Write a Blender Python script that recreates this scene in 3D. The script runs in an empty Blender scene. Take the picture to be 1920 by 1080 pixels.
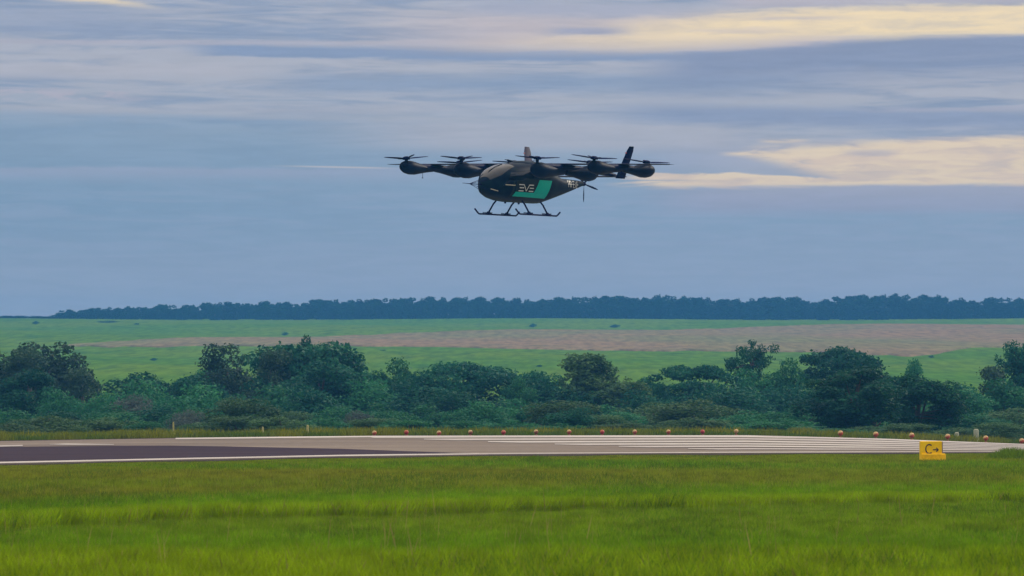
import bpy, math, random
import numpy as np
from mathutils import Vector, Matrix

S = bpy.context.scene
COL = S.collection
PI = math.pi
random.seed(7)
RNG = np.random.default_rng(7)

# ------------------------------------------------------------------ camera, sky, sun, exposure
FPX = 10667.0          # focal length in pixels of the 1920 wide photograph (200 mm on 36 mm)
HY = 700.0             # row of the true horizon in the photograph
CH = 2.9               # camera height
cd = bpy.data.cameras.new('camera')
cam = bpy.data.objects.new('camera', cd)
COL.objects.link(cam)
cd.sensor_width = 36.0
cd.lens = 36.0 * FPX / 1920.0
cd.clip_start = 1.0
cd.clip_end = 20000.0
cam.location = (0, 0, CH)
cam.rotation_euler = (PI / 2 + math.atan((HY - 540) / FPX), 0, 0)
cd.dof.use_dof = True
cd.dof.focus_distance = 255.0
cd.dof.aperture_fstop = 5.6
S.camera = cam
S.view_settings.view_transform = 'Standard'
S.view_settings.look = 'None'
S.view_settings.exposure = 0.0
S.view_settings.gamma = 1.0
S.view_settings.use_curve_mapping = False
S.render.engine = 'CYCLES'
S.render.filter_size = 2.2
S.cycles.max_bounces = 6
S.cycles.diffuse_bounces = 3
S.cycles.volume_bounces = 1
S.cycles.transparent_max_bounces = 8
S.cycles.use_denoising = True

SUN_EL, SUN_AZ = math.radians(28), math.radians(48)     # azimuth measured from +Y towards +X
sl = bpy.data.lights.new('sun', 'SUN')
sl.energy = 2.0
sl.angle = math.radians(20)
sl.color = (1.0, 0.88, 0.72)
sun = bpy.data.objects.new('sun', sl)
COL.objects.link(sun)
sdir = Vector((math.sin(SUN_AZ) * math.cos(SUN_EL), math.cos(SUN_AZ) * math.cos(SUN_EL), math.sin(SUN_EL)))
sun.rotation_euler = (-sdir).to_track_quat('-Z', 'Y').to_euler()
sun.location = (0, 0, 200)


def lin(r, g, b):
    def f(c):
        c /= 255.0
        return c / 12.92 if c <= 0.04045 else ((c + 0.055) / 1.055) ** 2.4
    return (f(r), f(g), f(b))


class NT:
    """small expression builder for shader node trees"""
    def __init__(self, tree):
        self.t = tree
        tree.nodes.clear()

    def n(self, kind, **kw):
        nd = self.t.nodes.new(kind)
        for k, v in kw.items():
            setattr(nd, k, v)
        return nd

    def put(self, sock, v):
        if isinstance(v, bpy.types.NodeSocket):
            self.t.links.new(v, sock)
        elif isinstance(v, (tuple, list)) and len(v) == 3 and sock.type == 'RGBA':
            sock.default_value = (v[0], v[1], v[2], 1)
        else:
            sock.default_value = v

    def m(self, op, a, b=0.0, c=0.0):
        nd = self.n('ShaderNodeMath', operation=op)
        for i, v in enumerate((a, b, c)):
            if i < len(nd.inputs):
                self.put(nd.inputs[i], v)
        return nd.outputs[0]

    def add(self, *a):
        r = a[0]
        for x in a[1:]:
            r = self.m('ADD', r, x)
        return r

    def mul(self, *a):
        r = a[0]
        for x in a[1:]:
            r = self.m('MULTIPLY', r, x)
        return r

    def sub(self, a, b):
        return self.m('SUBTRACT', a, b)

    def sm(self, x, a, b, lo=0.0, hi=1.0):
        nd = self.n('ShaderNodeMapRange', interpolation_type='SMOOTHSTEP')
        for i, v in enumerate((x, a, b, lo, hi)):
            self.put(nd.inputs[i], v)
        return nd.outputs[0]

    def curve(self, x, pts):
        """piecewise linear function of x through pts"""
        nd = self.n('ShaderNodeFloatCurve')
        x0, x1 = pts[0][0], pts[-1][0]
        ys = [p[1] for p in pts]
        lo, hi = min(ys), max(ys)
        if hi - lo < 1e-6:
            hi = lo + 1
        cm = nd.mapping
        cu = cm.curves[0]
        for i, (px, py) in enumerate(pts):
            X, Y = (px - x0) / (x1 - x0), (py - lo) / (hi - lo)
            if i < 2:
                cu.points[0 if i == 0 else len(cu.points) - 1].location = (X, Y)
                if i == 1 and len(pts) > 2:
                    cu.points[-1].location = (1.0, (ys[-1] - lo) / (hi - lo))
                    p = cu.points.new(X, Y)
                    p.handle_type = 'VECTOR'
            elif i < len(pts) - 1:
                cu.points.new(X, Y).handle_type = 'VECTOR'
        for p in cu.points:
            p.handle_type = 'VECTOR'
        cm.update()
        t = self.m('MULTIPLY', self.sub(x, x0), 1.0 / (x1 - x0))
        t = self.m('MINIMUM', self.m('MAXIMUM', t, 0.0), 1.0)
        self.put(nd.inputs['Value'], t)
        return self.add(self.mul(nd.outputs[0], hi - lo), lo)

    def noise(self, vec, scale=1.0, detail=4.0, rough=0.5, dist=0.0, dim='3D'):
        nd = self.n('ShaderNodeTexNoise', noise_dimensions=dim)
        if vec is not None:
            self.put(nd.inputs['Vector'], vec)
        nd.inputs['Scale'].default_value = scale
        nd.inputs['Detail'].default_value = detail
        nd.inputs['Roughness'].default_value = rough
        nd.inputs['Distortion'].default_value = dist
        return nd.outputs[0]

    def vscale(self, vec, s):
        nd = self.n('ShaderNodeVectorMath', operation='MULTIPLY')
        self.put(nd.inputs[0], vec)
        nd.inputs[1].default_value = s
        return nd.outputs[0]

    def voff(self, vec, s):
        nd = self.n('ShaderNodeVectorMath', operation='ADD')
        self.put(nd.inputs[0], vec)
        nd.inputs[1].default_value = s
        return nd.outputs[0]

    def mix(self, f, a, b):
        nd = self.n('ShaderNodeMix', data_type='RGBA')
        self.put(nd.inputs[0], f)
        self.put(nd.inputs[6], a)
        self.put(nd.inputs[7], b)
        return nd.outputs[2]

    def colscale(self, col, f):
        nd = self.n('ShaderNodeVectorMath', operation='SCALE')
        self.put(nd.inputs[0], col)
        self.put(nd.inputs[3], f)
        return nd.outputs[0]


def build_world():
    w = bpy.data.worlds.new('World')
    S.world = w
    w.use_nodes = True
    T = NT(w.node_tree)
    tc = T.n('ShaderNodeTexCoord')
    d = tc.outputs['Generated']
    sep = T.n('ShaderNodeSeparateXYZ')
    T.put(sep.inputs[0], d)
    X, Y, Z = sep.outputs
    az = T.m('ARCTAN2', X, Y)
    el = T.m('ARCSINE', Z)
    px = T.add(T.mul(az, FPX), 960.0)
    py0 = T.sub(HY, T.mul(el, FPX))
    # layered stratus: noise stretched along the horizon
    n1 = T.noise(T.vscale(d, (13, 13, 190)), 1.0, 5, 0.55, 0.6)
    n2 = T.noise(T.vscale(T.voff(d, (3.1, 1.7, .4)), (40, 40, 600)), 1.0, 4, 0.6, 0.9)
    n3 = T.noise(T.vscale(T.voff(d, (7.7, 5.2, .9)), (110, 110, 700)), 1.0, 5, 0.62, 0.5)
    w1 = T.sub(n1, 0.5)
    w2 = T.sub(n2, 0.5)
    w3 = T.sub(n3, 0.5)
    py = T.add(py0, T.mul(w1, 18.0), T.mul(w2, 15.0), T.mul(w3, 11.0))
    pys = T.add(py0, T.mul(w1, 12.0), T.mul(w2, 13.0), T.mul(w3, 14.0))

    def band(y, c, h, soft):       # 1 inside |y-c|<h with soft edges
        dd = T.m('ABSOLUTE', T.sub(y, c))
        return T.sm(T.sub(h, dd), T.mul(soft, -1.0), soft)

    blue = lin(135, 160, 187)
    blueL = lin(127, 155, 183)
    dark = lin(130, 148, 180)
    lilac = lin(172, 177, 191)
    pink = lin(192, 184, 188)
    cream = lin(228, 214, 180)

    # general: upper sky lilac with blue streaks, lower sky clear blue
    up = T.sm(T.sub(py, T.mul(px, 0.03)), 320, 120)
    streak = T.sm(T.add(T.mul(n1, 0.55), T.mul(n2, 0.45)), 0.36, 0.56)
    base = T.mix(T.sm(px, 100, 1100), blueL, blue)
    base = T.mix(T.mul(T.sm(py, 380, 585), 0.95), base, lin(166, 173, 190))
    hi = T.mix(streak, dark, lilac)
    col = T.mix(T.mul(up, 0.85), base, hi)
    low = T.mul(T.sm(py, 260, 420), T.sm(n2, 0.42, 0.64), T.sm(py, 560, 430))
    col = T.mix(T.mul(low, 0.35), col, lin(150, 164, 190))

    def lay(mask, c, amt=1.0):
        nonlocal col
        col = T.mix(T.mul(mask, amt), col, c)

    inx = lambda a, b, c, e: T.mul(T.sm(px, a, b), T.sm(px, e, c))
    # lilac sheet that ends at y~215 / 280
    lay(T.mul(band(py, T.curve(px, [(0, 235), (900, 255), (1920, 262)]), 26, 14), inx(480, 900, 1300, 1500)), lilac, 0.75)
    lay(T.mul(band(py, 205, 8, 9), inx(-200, 150, 700, 1000)), lilac, 0.55)
    lay(T.mul(band(py, T.curve(px, [(0, 250), (600, 262), (1200, 275)]), 32, 22), inx(-3000, -2000, 500, 800)), blueL, 0.5)
    lay(T.mul(band(py, T.curve(px, [(-600, 196), (0, 200), (500, 216), (960, 226)]), 5, 7), inx(-900, -300, 800, 1050)), lin(166, 174, 188), 0.6)
    # left light smudges
    lay(T.mul(band(py, 180, 11, 9), inx(-400, -100, 200, 340), T.sm(n3, 0.42, 0.6)), lin(172, 172, 188), 0.8)
    lay(T.mul(band(py, 134, 12, 9), inx(-400, 0, 400, 540)), lilac, 0.8)
    lay(T.mul(band(py, 80, 5, 6), inx(-300, 100, 900, 1100)), lin(172, 174, 190), 0.7)
    # blue streaks
    lay(T.mul(band(py, T.curve(px, [(300, 92), (600, 100), (960, 106), (1300, 108)]), 11, 5), inx(320, 430, 1200, 1400)), lin(122, 145, 182), 0.9)
    lay(T.mul(band(py, 158, 16, 13), inx(420, 650, 1300, 1700)), lin(122, 147, 182), 0.7)
    lay(T.mul(band(py, 40, 24, 14), inx(-800, -600, 180, 420)), lin(138, 154, 183), 0.7)
    # wide pink veil leading into the first cream opening
    lay(T.mul(band(py, T.curve(px, [(600, 52), (960, 60), (1300, 62)]), 34, 22), inx(560, 1000, 1500, 1700)), pink, 0.75)
    shade = T.sm(T.add(T.mul(n2, .5), T.mul(n3, .5)), .30, .52, .72, 1.0)
    c1 = band(pys, T.curve(px, [(800, 84), (1000, 80), (1200, 66), (1500, 46), (1920, 38), (2600, 30)]),
              T.curve(px, [(800, 4), (1000, 12), (1200, 24), (1500, 28), (1920, 31), (2600, 26)]), T.curve(px, [(800, 20), (1300, 20), (1550, 14), (1920, 9)]))
    lay(T.mul(c1, T.sm(px, 760, 1420), T.sm(px, 3200, 2300), shade), T.mix(T.sm(n3, .4, .62), cream, lin(234, 218, 178)), 0.97)
    lay(T.mul(band(pys, 59, 8, 7), inx(985, 1070, 1120, 1220)), lin(150, 158, 184), 0.9)
    lay(T.mul(band(pys, T.curve(px, [(900, 16), (1400, 22)]), 12, 7), inx(800, 960, 1150, 1370)), lin(160, 168, 190), 0.9)
    lay(T.mul(band(pys, T.curve(px, [(1300, 6), (1920, -6)]), 10, 6), inx(1300, 1420, 1900, 2300)), lin(176, 175, 188), 0.85)
    lay(T.mul(band(pys, 37, 4, 6), inx(1380, 1450, 1520, 1640)), lin(186, 182, 186), 0.75)
    lay(T.mul(band(pys, 60, 3, 5), inx(1250, 1330, 1400, 1560)), lin(205, 196, 188), 0.7)
    lay(T.mul(band(pys, 20, 3, 5), inx(1580, 1700, 1800, 1900)), lin(196, 190, 184), 0.6)
    # dark deck beneath the opening
    top = T.curve(px, [(1150, 112), (1300, 98), (1450, 88), (1700, 70), (1920, 68), (2400, 70)])
    lay(T.mul(T.sm(pys, T.sub(top, 4), T.add(top, 9)), T.sm(py, T.add(top, 120), T.add(top, 25)), T.sm(px, 1130, 1330), T.sm(px, 4200, 2600)),
        lin(124, 141, 175), 0.92)
    lay(T.mul(band(py, T.curve(px, [(1100, 214), (1500, 222), (1920, 228)]), 17, 10), inx(1050, 1300, 2600, 3000)), lin(130, 148, 182), 0.85)
    lay(T.mul(band(py, 206, 4, 5), inx(1560, 1700, 2100, 2400)), lin(160, 166, 188), 0.7)
    # second opening (right), with the dark tongue cutting in from the left
    t2 = T.curve(px, [(1300, 300), (1350, 292), (1420, 274), (1600, 268), (1760, 259), (1920, 256), (2300, 262), (2700, 300)])
    yu = T.m('MINIMUM', T.add(292.0, T.mul(T.sub(px, 1350.0), 0.226)), 350.0)
    yu = T.m('MINIMUM', yu, T.curve(px, [(1300, 352), (2200, 351), (2800, 325)]))
    soft2 = T.curve(px, [(1340, 26), (1480, 20), (1620, 10), (1900, 6)])
    cu = T.mul(T.sm(pys, T.sub(t2, 9), T.add(t2, soft2)), T.sm(pys, T.add(yu, 6), T.sub(yu, soft2)), T.sm(T.add(px, T.mul(w3, 500.0)), 1335, 1470))
    fing = T.mul(band(pys, 291, 4, 6), inx(1340, 1390, 1420, 1520))
    fing = T.m('MAXIMUM', fing, T.mul(band(pys, 265, 3, 5), inx(1410, 1450, 1480, 1540), 0.7))
    cu = T.m('MAXIMUM', cu, fing)
    yl = T.curve(px, [(1100, 319), (1180, 322), (1540, 335), (1700, 330)])
    cl = T.mul(T.sm(pys, T.sub(yl, 3), T.add(yl, 3)), T.sm(pys, 356, 345), T.sm(px, 1120, 1215), T.sm(px, 2700, 2200))
    c2 = T.m('MAXIMUM', cu, cl)
    lay(T.mul(band(py, 374, 24, 14), inx(1150, 1350, 2600, 3000)), lin(155, 160, 186), 0.7)
    lay(T.mul(band(py, 300, 22, 14), inx(1150, 1280, 1400, 1500)), lin(150, 163, 190), 0.7)
    lay(T.mul(band(py, 306, 58, 30), inx(1180, 1480, 2400, 3000)), lin(174, 175, 188), 0.55)
    lay(T.mul(c2, T.sm(T.add(px, T.mul(w2, 500.0)), 1110, 1250), shade), T.mix(T.sm(n3, .4, .62), lin(222, 204, 182), lin(229, 213, 182)), 0.94)
    lay(T.mul(band(pys, 288, 5, 5), inx(1560, 1620, 1650, 1700)), lin(185, 180, 185), 0.8)
    # thin lit edge left of the aircraft, and the lit cloud at the top left
    lay(T.mul(band(py0, T.add(314.0, T.mul(T.sub(px, 650.0), 0.02)), 0.8, 2.2), inx(480, 640, 690, 760)), lin(222, 210, 190), 0.85)
    lay(T.mul(T.sm(py, 309, 318), T.sm(py, 350, 320), inx(-800, 0, 700, 1000)), lin(155, 166, 192), 0.6)
    lay(T.mul(band(pys, T.curve(px, [(60, -2), (200, 3), (320, 18)]), 4, 5), inx(60, 140, 190, 330)), lin(222, 210, 180), 0.9)

    mott = T.sm(T.add(T.mul(n3, .6), T.mul(n2, .4)), .32, .68, .955, 1.045)
    col = T.colscale(col, mott)
    # overcast sky gets brighter towards the zenith (about 3:1)
    zp = T.m('MAXIMUM', Z, 0.0)
    lift = T.add(1.0, T.mul(zp, 2.2))
    col = T.mix(T.sm(zp, 0.08, 0.6), col, (0.50, 0.475, 0.43))
    tint = T.n('ShaderNodeVectorMath', operation='MULTIPLY')
    T.put(tint.inputs[0], col)
    tint.inputs[1].default_value = (1.09, 1.0, 0.95)
    cloud = T.colscale(tint.outputs[0], T.mul(lift, SKY_GAIN / SKY_STRENGTH))
    sky = T.n('ShaderNodeTexSky', sky_type='NISHITA', sun_disc=False)
    sky.sun_elevation = SUN_EL
    sky.sun_rotation = SUN_AZ
    sky.air_density, sky.dust_density = 1.0, 2.0
    bg = T.n('ShaderNodeBackground')
    T.put(bg.inputs['Color'], T.mix(0.93, sky.outputs[0], cloud))
    bg.inputs['Strength'].default_value = SKY_STRENGTH
    out = T.n('ShaderNodeOutputWorld')
    T.put(out.inputs['Surface'], bg.outputs[0])


SKY_STRENGTH, SKY_GAIN = 0.1, 0.97
build_world()

# ------------------------------------------------------------------ helpers


def tag(o, label=None, cat=None, group=None, kind=None):
    if label:
        o['label'] = label
    if cat:
        o['category'] = cat
    if group:
        o['group'] = group
    if kind:
        o['kind'] = kind
    return o


def empty(name, loc=(0, 0, 0), rz=0.0):
    o = bpy.data.objects.new(name, None)
    COL.objects.link(o)
    o.location = loc
    o.rotation_euler = (0, 0, rz)
    return o


def link(name, me, parent=None):
    o = bpy.data.objects.new(name, me)
    COL.objects.link(o)
    if parent:
        o.parent = parent
    return o


def mesh_np(name, v, f, mats, smooth=False, midx=None):
    """mesh from numpy arrays; f is (n,3) or (n,4)"""
    v = np.asarray(v, np.float32)
    f = np.asarray(f, np.int32)
    me = bpy.data.meshes.new(name)
    k = f.shape[1]
    me.vertices.add(len(v))
    me.vertices.foreach_set('co', v.ravel())
    me.loops.add(f.size)
    me.loops.foreach_set('vertex_index', f.ravel())
    me.polygons.add(len(f))
    me.polygons.foreach_set('loop_start', np.arange(0, f.size, k, dtype=np.int32))
    me.polygons.foreach_set('loop_total', np.full(len(f), k, np.int32))
    if midx is not None:
        me.polygons.foreach_set('material_index', np.asarray(midx, np.int32))
    if smooth:
        me.polygons.foreach_set('use_smooth', np.ones(len(f), bool))
    for m in (mats if isinstance(mats, (list, tuple)) else [mats]):
        me.materials.append(m)
    me.update()
    me.validate()
    return me


class MB:
    """collects simple shapes, links them as ONE mesh object"""
    def __init__(self):
        self.v, self.f = [], []

    def raw(self, v, f):
        b = len(self.v)
        self.v += [tuple(p) for p in v]
        self.f += [tuple(i + b for i in q) for q in f]

    def loft(self, rings, cap=True, closed=True):
        n = len(rings[0])
        b = len(self.v)
        for r in rings:
            self.v += [tuple(p) for p in r]
        for i in range(len(rings) - 1):
            for j in range(n if closed else n - 1):
                a, c = b + i * n + j, b + i * n + (j + 1) % n
                self.f.append((a, c, c + n, a + n))
        if cap and closed:
            self.f.append(tuple(b + j for j in reversed(range(n))))
            self.f.append(tuple(b + (len(rings) - 1) * n + j for j in range(n)))

    def tube(self, pts, radii, n=8, cap=True):
        pts = [Vector(p) for p in pts]
        if not isinstance(radii, (list, tuple)):
            radii = [radii] * len(pts)
        rings = []
        ref = None
        for i, p in enumerate(pts):
            t = (pts[min(i + 1, len(pts) - 1)] - pts[max(i - 1, 0)]).normalized()
            if ref is None:
                ref = t.orthogonal().normalized()
            ref = (ref - t * ref.dot(t)).normalized()
            bi = t.cross(ref)
            rings.append([p + (ref * math.cos(a) + bi * math.sin(a)) * radii[i] for a in [2 * PI * k / n for k in range(n)]])
        self.loft(rings, cap)

    def box(self, c, s, rot=None, bev=0.0):
        x, y, z = s[0] / 2, s[1] / 2, s[2] / 2
        R = rot or Matrix.Identity(3)
        c = Vector(c)
        if bev <= 0:
            vs = [c + R @ Vector((a * x, b * y, e * z)) for a in (-1, 1) for b in (-1, 1) for e in (-1, 1)]
            self.raw(vs, [(0, 1, 3, 2), (4, 6, 7, 5), (0, 4, 5, 1), (2, 3, 7, 6), (0, 2, 6, 4), (1, 5, 7, 3)])
        else:
            rings = []
            for zz, ins in ((-z, bev), (-z + bev, 0), (z - bev, 0), (z, bev)):
                X, Yy = x - ins, y - ins
                q = bev * 0.7
                rings.append([c + R @ Vector(p + (zz,)) for p in
                              ((X - q, -Yy), (X, -Yy + q), (X, Yy - q), (X - q, Yy), (-X + q, Yy), (-X, Yy - q), (-X, -Yy + q), (-X + q, -Yy))])
            self.loft(rings)

    def sphere(self, c, r, n=14, m=9, z0=-1.0, z1=1.0, sc=(1, 1, 1)):
        a0, a1 = math.asin(z0), math.asin(z1)
        rings = []
        for i in range(m):
            a = a0 + (a1 - a0) * i / (m - 1)
            rr = max(math.cos(a), 0.003) * r
            rings.append([(c[0] + rr * math.cos(2 * PI * k / n) * sc[0], c[1] + rr * math.sin(2 * PI * k / n) * sc[1], c[2] + r * math.sin(a) * sc[2]) for k in range(n)])
        self.loft(rings)

    def mesh(self, name, mat, smooth=True, ang=0.7):
        me = bpy.data.meshes.new(name)
        me.from_pydata(self.v, [], self.f)
        me.materials.append(mat)
        me.update()
        if smooth:
            me.polygons.foreach_set('use_smooth', [True] * len(me.polygons))
            me.set_sharp_from_angle(angle=ang)
        return me

    def build(self, name, mat, parent=None, smooth=True, ang=0.7):
        return link(name, self.mesh(name, mat, smooth, ang), parent)


def vnoise(x, y, seed=0):
    """2-D value noise, numpy, 0..1"""
    r = np.random.default_rng(seed).random((256, 256))
    xi, yi = np.floor(x).astype(int), np.floor(y).astype(int)
    fx, fy = x - xi, y - yi
    fx, fy = fx * fx * (3 - 2 * fx), fy * fy * (3 - 2 * fy)
    g = lambda a, b: r[a % 256, b % 256]
    return (g(xi, yi) * (1 - fx) + g(xi + 1, yi) * fx) * (1 - fy) + (g(xi, yi + 1) * (1 - fx) + g(xi + 1, yi + 1) * fx) * fy


def mat_base(name):
    m = bpy.data.materials.new(name)
    m.use_nodes = True
    T = NT(m.node_tree)
    bs = T.n('ShaderNodeBsdfPrincipled')
    out = T.n('ShaderNodeOutputMaterial')
    T.put(out.inputs['Surface'], bs.outputs[0])
    return m, T, bs, out


def mat_simple(name, col, rough=0.5, metal=0.0, var=0.15, scale=6.0, spec=0.5, coat=0.0):
    """plain paint or metal with a little dirt variation"""
    m, T, bs, out = mat_base(name)
    tc = T.n('ShaderNodeTexCoord')
    n = T.noise(tc.outputs['Object'], scale, 5, 0.6)
    f = T.sm(n, 0.3, 0.7, 1 - var, 1 + var)
    T.put(bs.inputs['Base Color'], T.colscale(col, f))
    T.put(bs.inputs['Roughness'], T.sm(n, 0.3, 0.7, rough * 0.85, min(1, rough * 1.15)))
    bs.inputs['Metallic'].default_value = metal
    bs.inputs['Specular IOR Level'].default_value = spec
    bs.inputs['Coat Weight'].default_value = coat
    return m


def mat_leaf(name, col, col2, rough=0.55):
    m, T, bs, out = mat_base(name)
    geo = T.n('ShaderNodeNewGeometry')
    at = T.n('ShaderNodeAttribute', attribute_name='tint')
    oi = T.n('ShaderNodeObjectInfo')
    f = T.add(T.mul(at.outputs['Fac'], 0.7), T.mul(geo.outputs['Random Per Island'], 0.3))
    c = T.mix(f, col, col2)
    c = T.colscale(c, T.sm(oi.outputs['Random'], 0, 1, 0.8, 1.2))
    T.put(bs.inputs['Base Color'], c)
    bs.inputs['Roughness'].default_value = rough
    bs.inputs['Specular IOR Level'].default_value = 0.08
    tr = T.n('ShaderNodeBsdfTranslucent')
    T.put(tr.inputs['Color'], c)
    mx = T.n('ShaderNodeMixShader')
    mx.inputs[0].default_value = 0.3
    T.put(mx.inputs[1], bs.outputs[0])
    T.put(mx.inputs[2], tr.outputs[0])
    T.put(out.inputs['Surface'], mx.outputs[0])
    return m


# ------------------------------------------------------------------ lie of the land
I = np.interp
XN = [-1500, -300, 0, 640, 960, 1280, 1500, 1920, 2300, 3500]
DN = [150, 180, 188, 199, 202, 205, 206, 222, 240, 300]
YN = [905, 878, 870, 857, 853, 851, 850, 848, 846, 842]
XF = [-1500, -300, 0, 320, 700, 1050, 1400, 1650, 1920, 2300, 3500]
DF = [225, 246, 252, 257, 264, 269, 275, 286, 300, 320, 390]
YF = [840, 829, 827, 822, 818, 817.5, 817, 823, 833, 838, 839]
HK, HZ, HD = 0.017368, -6.0, 600.0       # hillside slope


def zat(D, y):
    return CH - (y - HY) * D / FPX


def dn(x): return I(x, XN, DN)
def df(x): return I(x, XF, DF)
def zn(x): return zat(dn(x), I(x, XN, YN))
def zf(x): return zat(df(x), I(x, XF, YF))


def ground_z(x, D):
    """height of the land; x = column in photo pixels, D = distance"""
    x = np.asarray(x, float)
    D = np.asarray(D, float)
    x, D = np.broadcast_arrays(x, D)
    a, b = dn(x), df(x)
    za, zb = zn(x), zf(x)
    t1 = np.clip((D - 140) / (a - 140), 0, 1)
    near = za * t1 * t1
    t2 = np.clip((D - a) / (b - a), 0, 1)
    rw = za + (zb - za) * t2
    t3 = np.clip((D - b) / (HD - b), 0, 1)
    val = zb + (HZ - zb) * (3 * t3 ** 2 - 2 * t3 ** 3) * 0.55 + (HZ - zb) * 0.45 * t3
    hill = HZ + HK * (D - HD) + 0.5 * np.sin(D / 90 + x / 170) * np.clip((D - 700) / 300, 0, 1)
    crest = HZ + HK * (2480 - HD)
    over = crest + np.clip((D - 2480) * 0.006, 0, 0.7) - np.maximum(D - 2650, 0) * 0.004
    z = np.where(D < a, near, np.where(D < b, rw, np.where(D < HD, val, np.where(D < 2480, hill, over))))
    return z


def pt(x, D, dz=0.0):
    """world point for photo column x at distance D on the ground"""
    a = (x - 960) / FPX
    return (D * math.sin(a), D * math.cos(a), float(ground_z(x, D)) + dz)


def hill_d(y):
    return (HD * HK + CH - HZ) / (HK - (HY - y) / FPX)


# ------------------------------------------------------------------ ground materials
def mat_ground():
    m, T, bs, out = mat_base('near_ground')
    tc = T.n('ShaderNodeTexCoord')
    p = tc.outputs['Object']
    n = T.noise(T.vscale(p, (0.12, 0.03, 0.1)), 1, 6, 0.6)
    n2 = T.noise(p, 1.6, 5, 0.6)
    c = T.mix(T.sm(n, 0.35, 0.65), (0.085, 0.150, 0.006), (0.130, 0.135, 0.016))
    c = T.colscale(c, T.sm(n2, 0.2, 0.8, 0.6, 1.2))
    T.put(bs.inputs['Base Color'], c)
    bs.inputs['Roughness'].default_value = 1.0
    bs.inputs['Specular IOR Level'].default_value = 0.0
    return m


def mat_field(name, ca, cb, cc):
    m, T, bs, out = mat_base(name)
    tc = T.n('ShaderNodeTexCoord')
    p = tc.outputs['Object']
    n1 = T.noise(T.vscale(p, (0.010, 0.0035, 0.0)), 1, 5, 0.6)
    n2 = T.noise(T.vscale(p, (0.06, 0.010, 0.0)), 1, 6, 0.7)
    n3 = T.noise(T.vscale(p, (0.35, 0.03, 0.0)), 1, 3, 0.6)
    c = T.mix(T.sm(n1, 0.35, 0.65), ca, cb)
    c = T.mix(T.mul(T.sm(n2, 0.52, 0.7), 0.75), c, cc)
    c = T.colscale(c, T.sm(n3, 0.25, 0.75, 0.72, 1.25))
    T.put(bs.inputs['Base Color'], c)
    bs.inputs['Roughness'].default_value = 1.0
    bs.inputs['Specular IOR Level'].default_value = 0.0
    return m


M_GROUND = mat_ground()
M_FIELD = mat_field('hill_pasture', (0.066, 0.158, 0.006), (0.098, 0.178, 0.006), (0.032, 0.100, 0.012))
M_PLOUGH = mat_field('fallow_soil', (0.222, 0.158, 0.090), (0.165, 0.168, 0.078), (0.135, 0.118, 0.066))


def sheet(name, xs, ts_fn, mat, dz=0.0, kind='structure', tuck=None):
    """a strip that follows the land: for each column x a list of distances"""
    rows = [ts_fn(x) for x in xs]
    nr = len(rows[0])
    v = []
    for x, ds in zip(xs, rows):
        a = (x - 960) / FPX
        for j, D in enumerate(ds):
            e = tuck if tuck is not None and j in (0, nr - 1) else dz
            v.append((D * math.sin(a), D * math.cos(a), float(ground_z(x, D)) + e))
    f = [(i * nr + j, (i + 1) * nr + j, (i + 1) * nr + j + 1, i * nr + j + 1) for i in range(len(xs) - 1) for j in range(nr - 1)]
    o = link(name, mesh_np(name, v, f, mat, True))
    if kind:
        o['kind'] = kind
    return o


def build_ground():
    xin = np.arange(-1500, 3501, 20.0)
    lim = PI * FPX
    left = np.linspace(960 - lim, -1500, 40, endpoint=False)
    right = np.linspace(3500, 960 + lim, 40)[1:]
    xs = np.concatenate([left, xin, right])
    v, nr = [], None
    for x in xs:
        a, b = float(dn(x)), float(df(x))
        ds = [0.5, 8, 25, 45, 60] + list(np.linspace(70, a, 26)) + list(np.linspace(a, b, 9))[1:]
        ds += [b + 2, b + 5, b + 10, b + 20, b + 35] + list(np.linspace(b + 60, 600, 14)) + list(np.linspace(640, 2480, 60)) + [2560, 2700, 3000, 3600, 4400]
        nr = len(ds)
        al = (x - 960) / FPX
        z = ground_z(np.full(nr, x), np.array(ds))
        v += [(D * math.sin(al), D * math.cos(al), zz) for D, zz in zip(ds, z)]
    f, mi = [], []
    nrun = 5 + 26 + 8 + 5 + 13
    for i in range(len(xs) - 1):
        for j in range(nr - 1):
            f.append((i * nr + j, (i + 1) * nr + j, (i + 1) * nr + j + 1, i * nr + j + 1))
            mi.append(0 if j < nrun else 1)
    o = link('ground', mesh_np('ground', v, f, [M_GROUND, M_FIELD], True, mi))
    tag(o, 'grassy airfield land with a green pasture hillside rising behind', None, None, 'structure')


build_ground()

# the fallow band across the hillside
PU = ([-200, 120, 300, 640, 960, 1280, 1600, 1920, 2400], [648, 646, 640, 628.5, 622, 617, 611, 608, 605])
PL = ([-200, 120, 300, 640, 960, 1280, 1500, 1700, 1760, 1820, 1920, 2400], [648.5, 648, 650, 652.5, 654, 655, 659, 668, 666, 656, 652, 650])
xs_p = np.arange(130, 2400, 6.0)


def pl_rows(x):
    j1 = 1.8 * (vnoise(np.array([x / 30.0]), np.array([0.5]), 3)[0] - .5) + .8 * (vnoise(np.array([x / 9.0]), np.array([2.5]), 4)[0] - .5)
    j2 = 2.6 * (vnoise(np.array([x / 34.0]), np.array([5.5]), 5)[0] - .5) + .8 * (vnoise(np.array([x / 8.0]), np.array([7.5]), 6)[0] - .5)
    a, b = hill_d(I(x, PL[0], PL[1]) + j2), hill_d(I(x, PU[0], PU[1]) + j1)
    return [a] + list(np.linspace(a + 2, b - 2, 26)) + [b]


tag(sheet('fallow_field', xs_p, pl_rows, M_PLOUGH, 0.35, 'structure', -0.5), 'pinkish brown fallow strip across the hillside')


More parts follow.
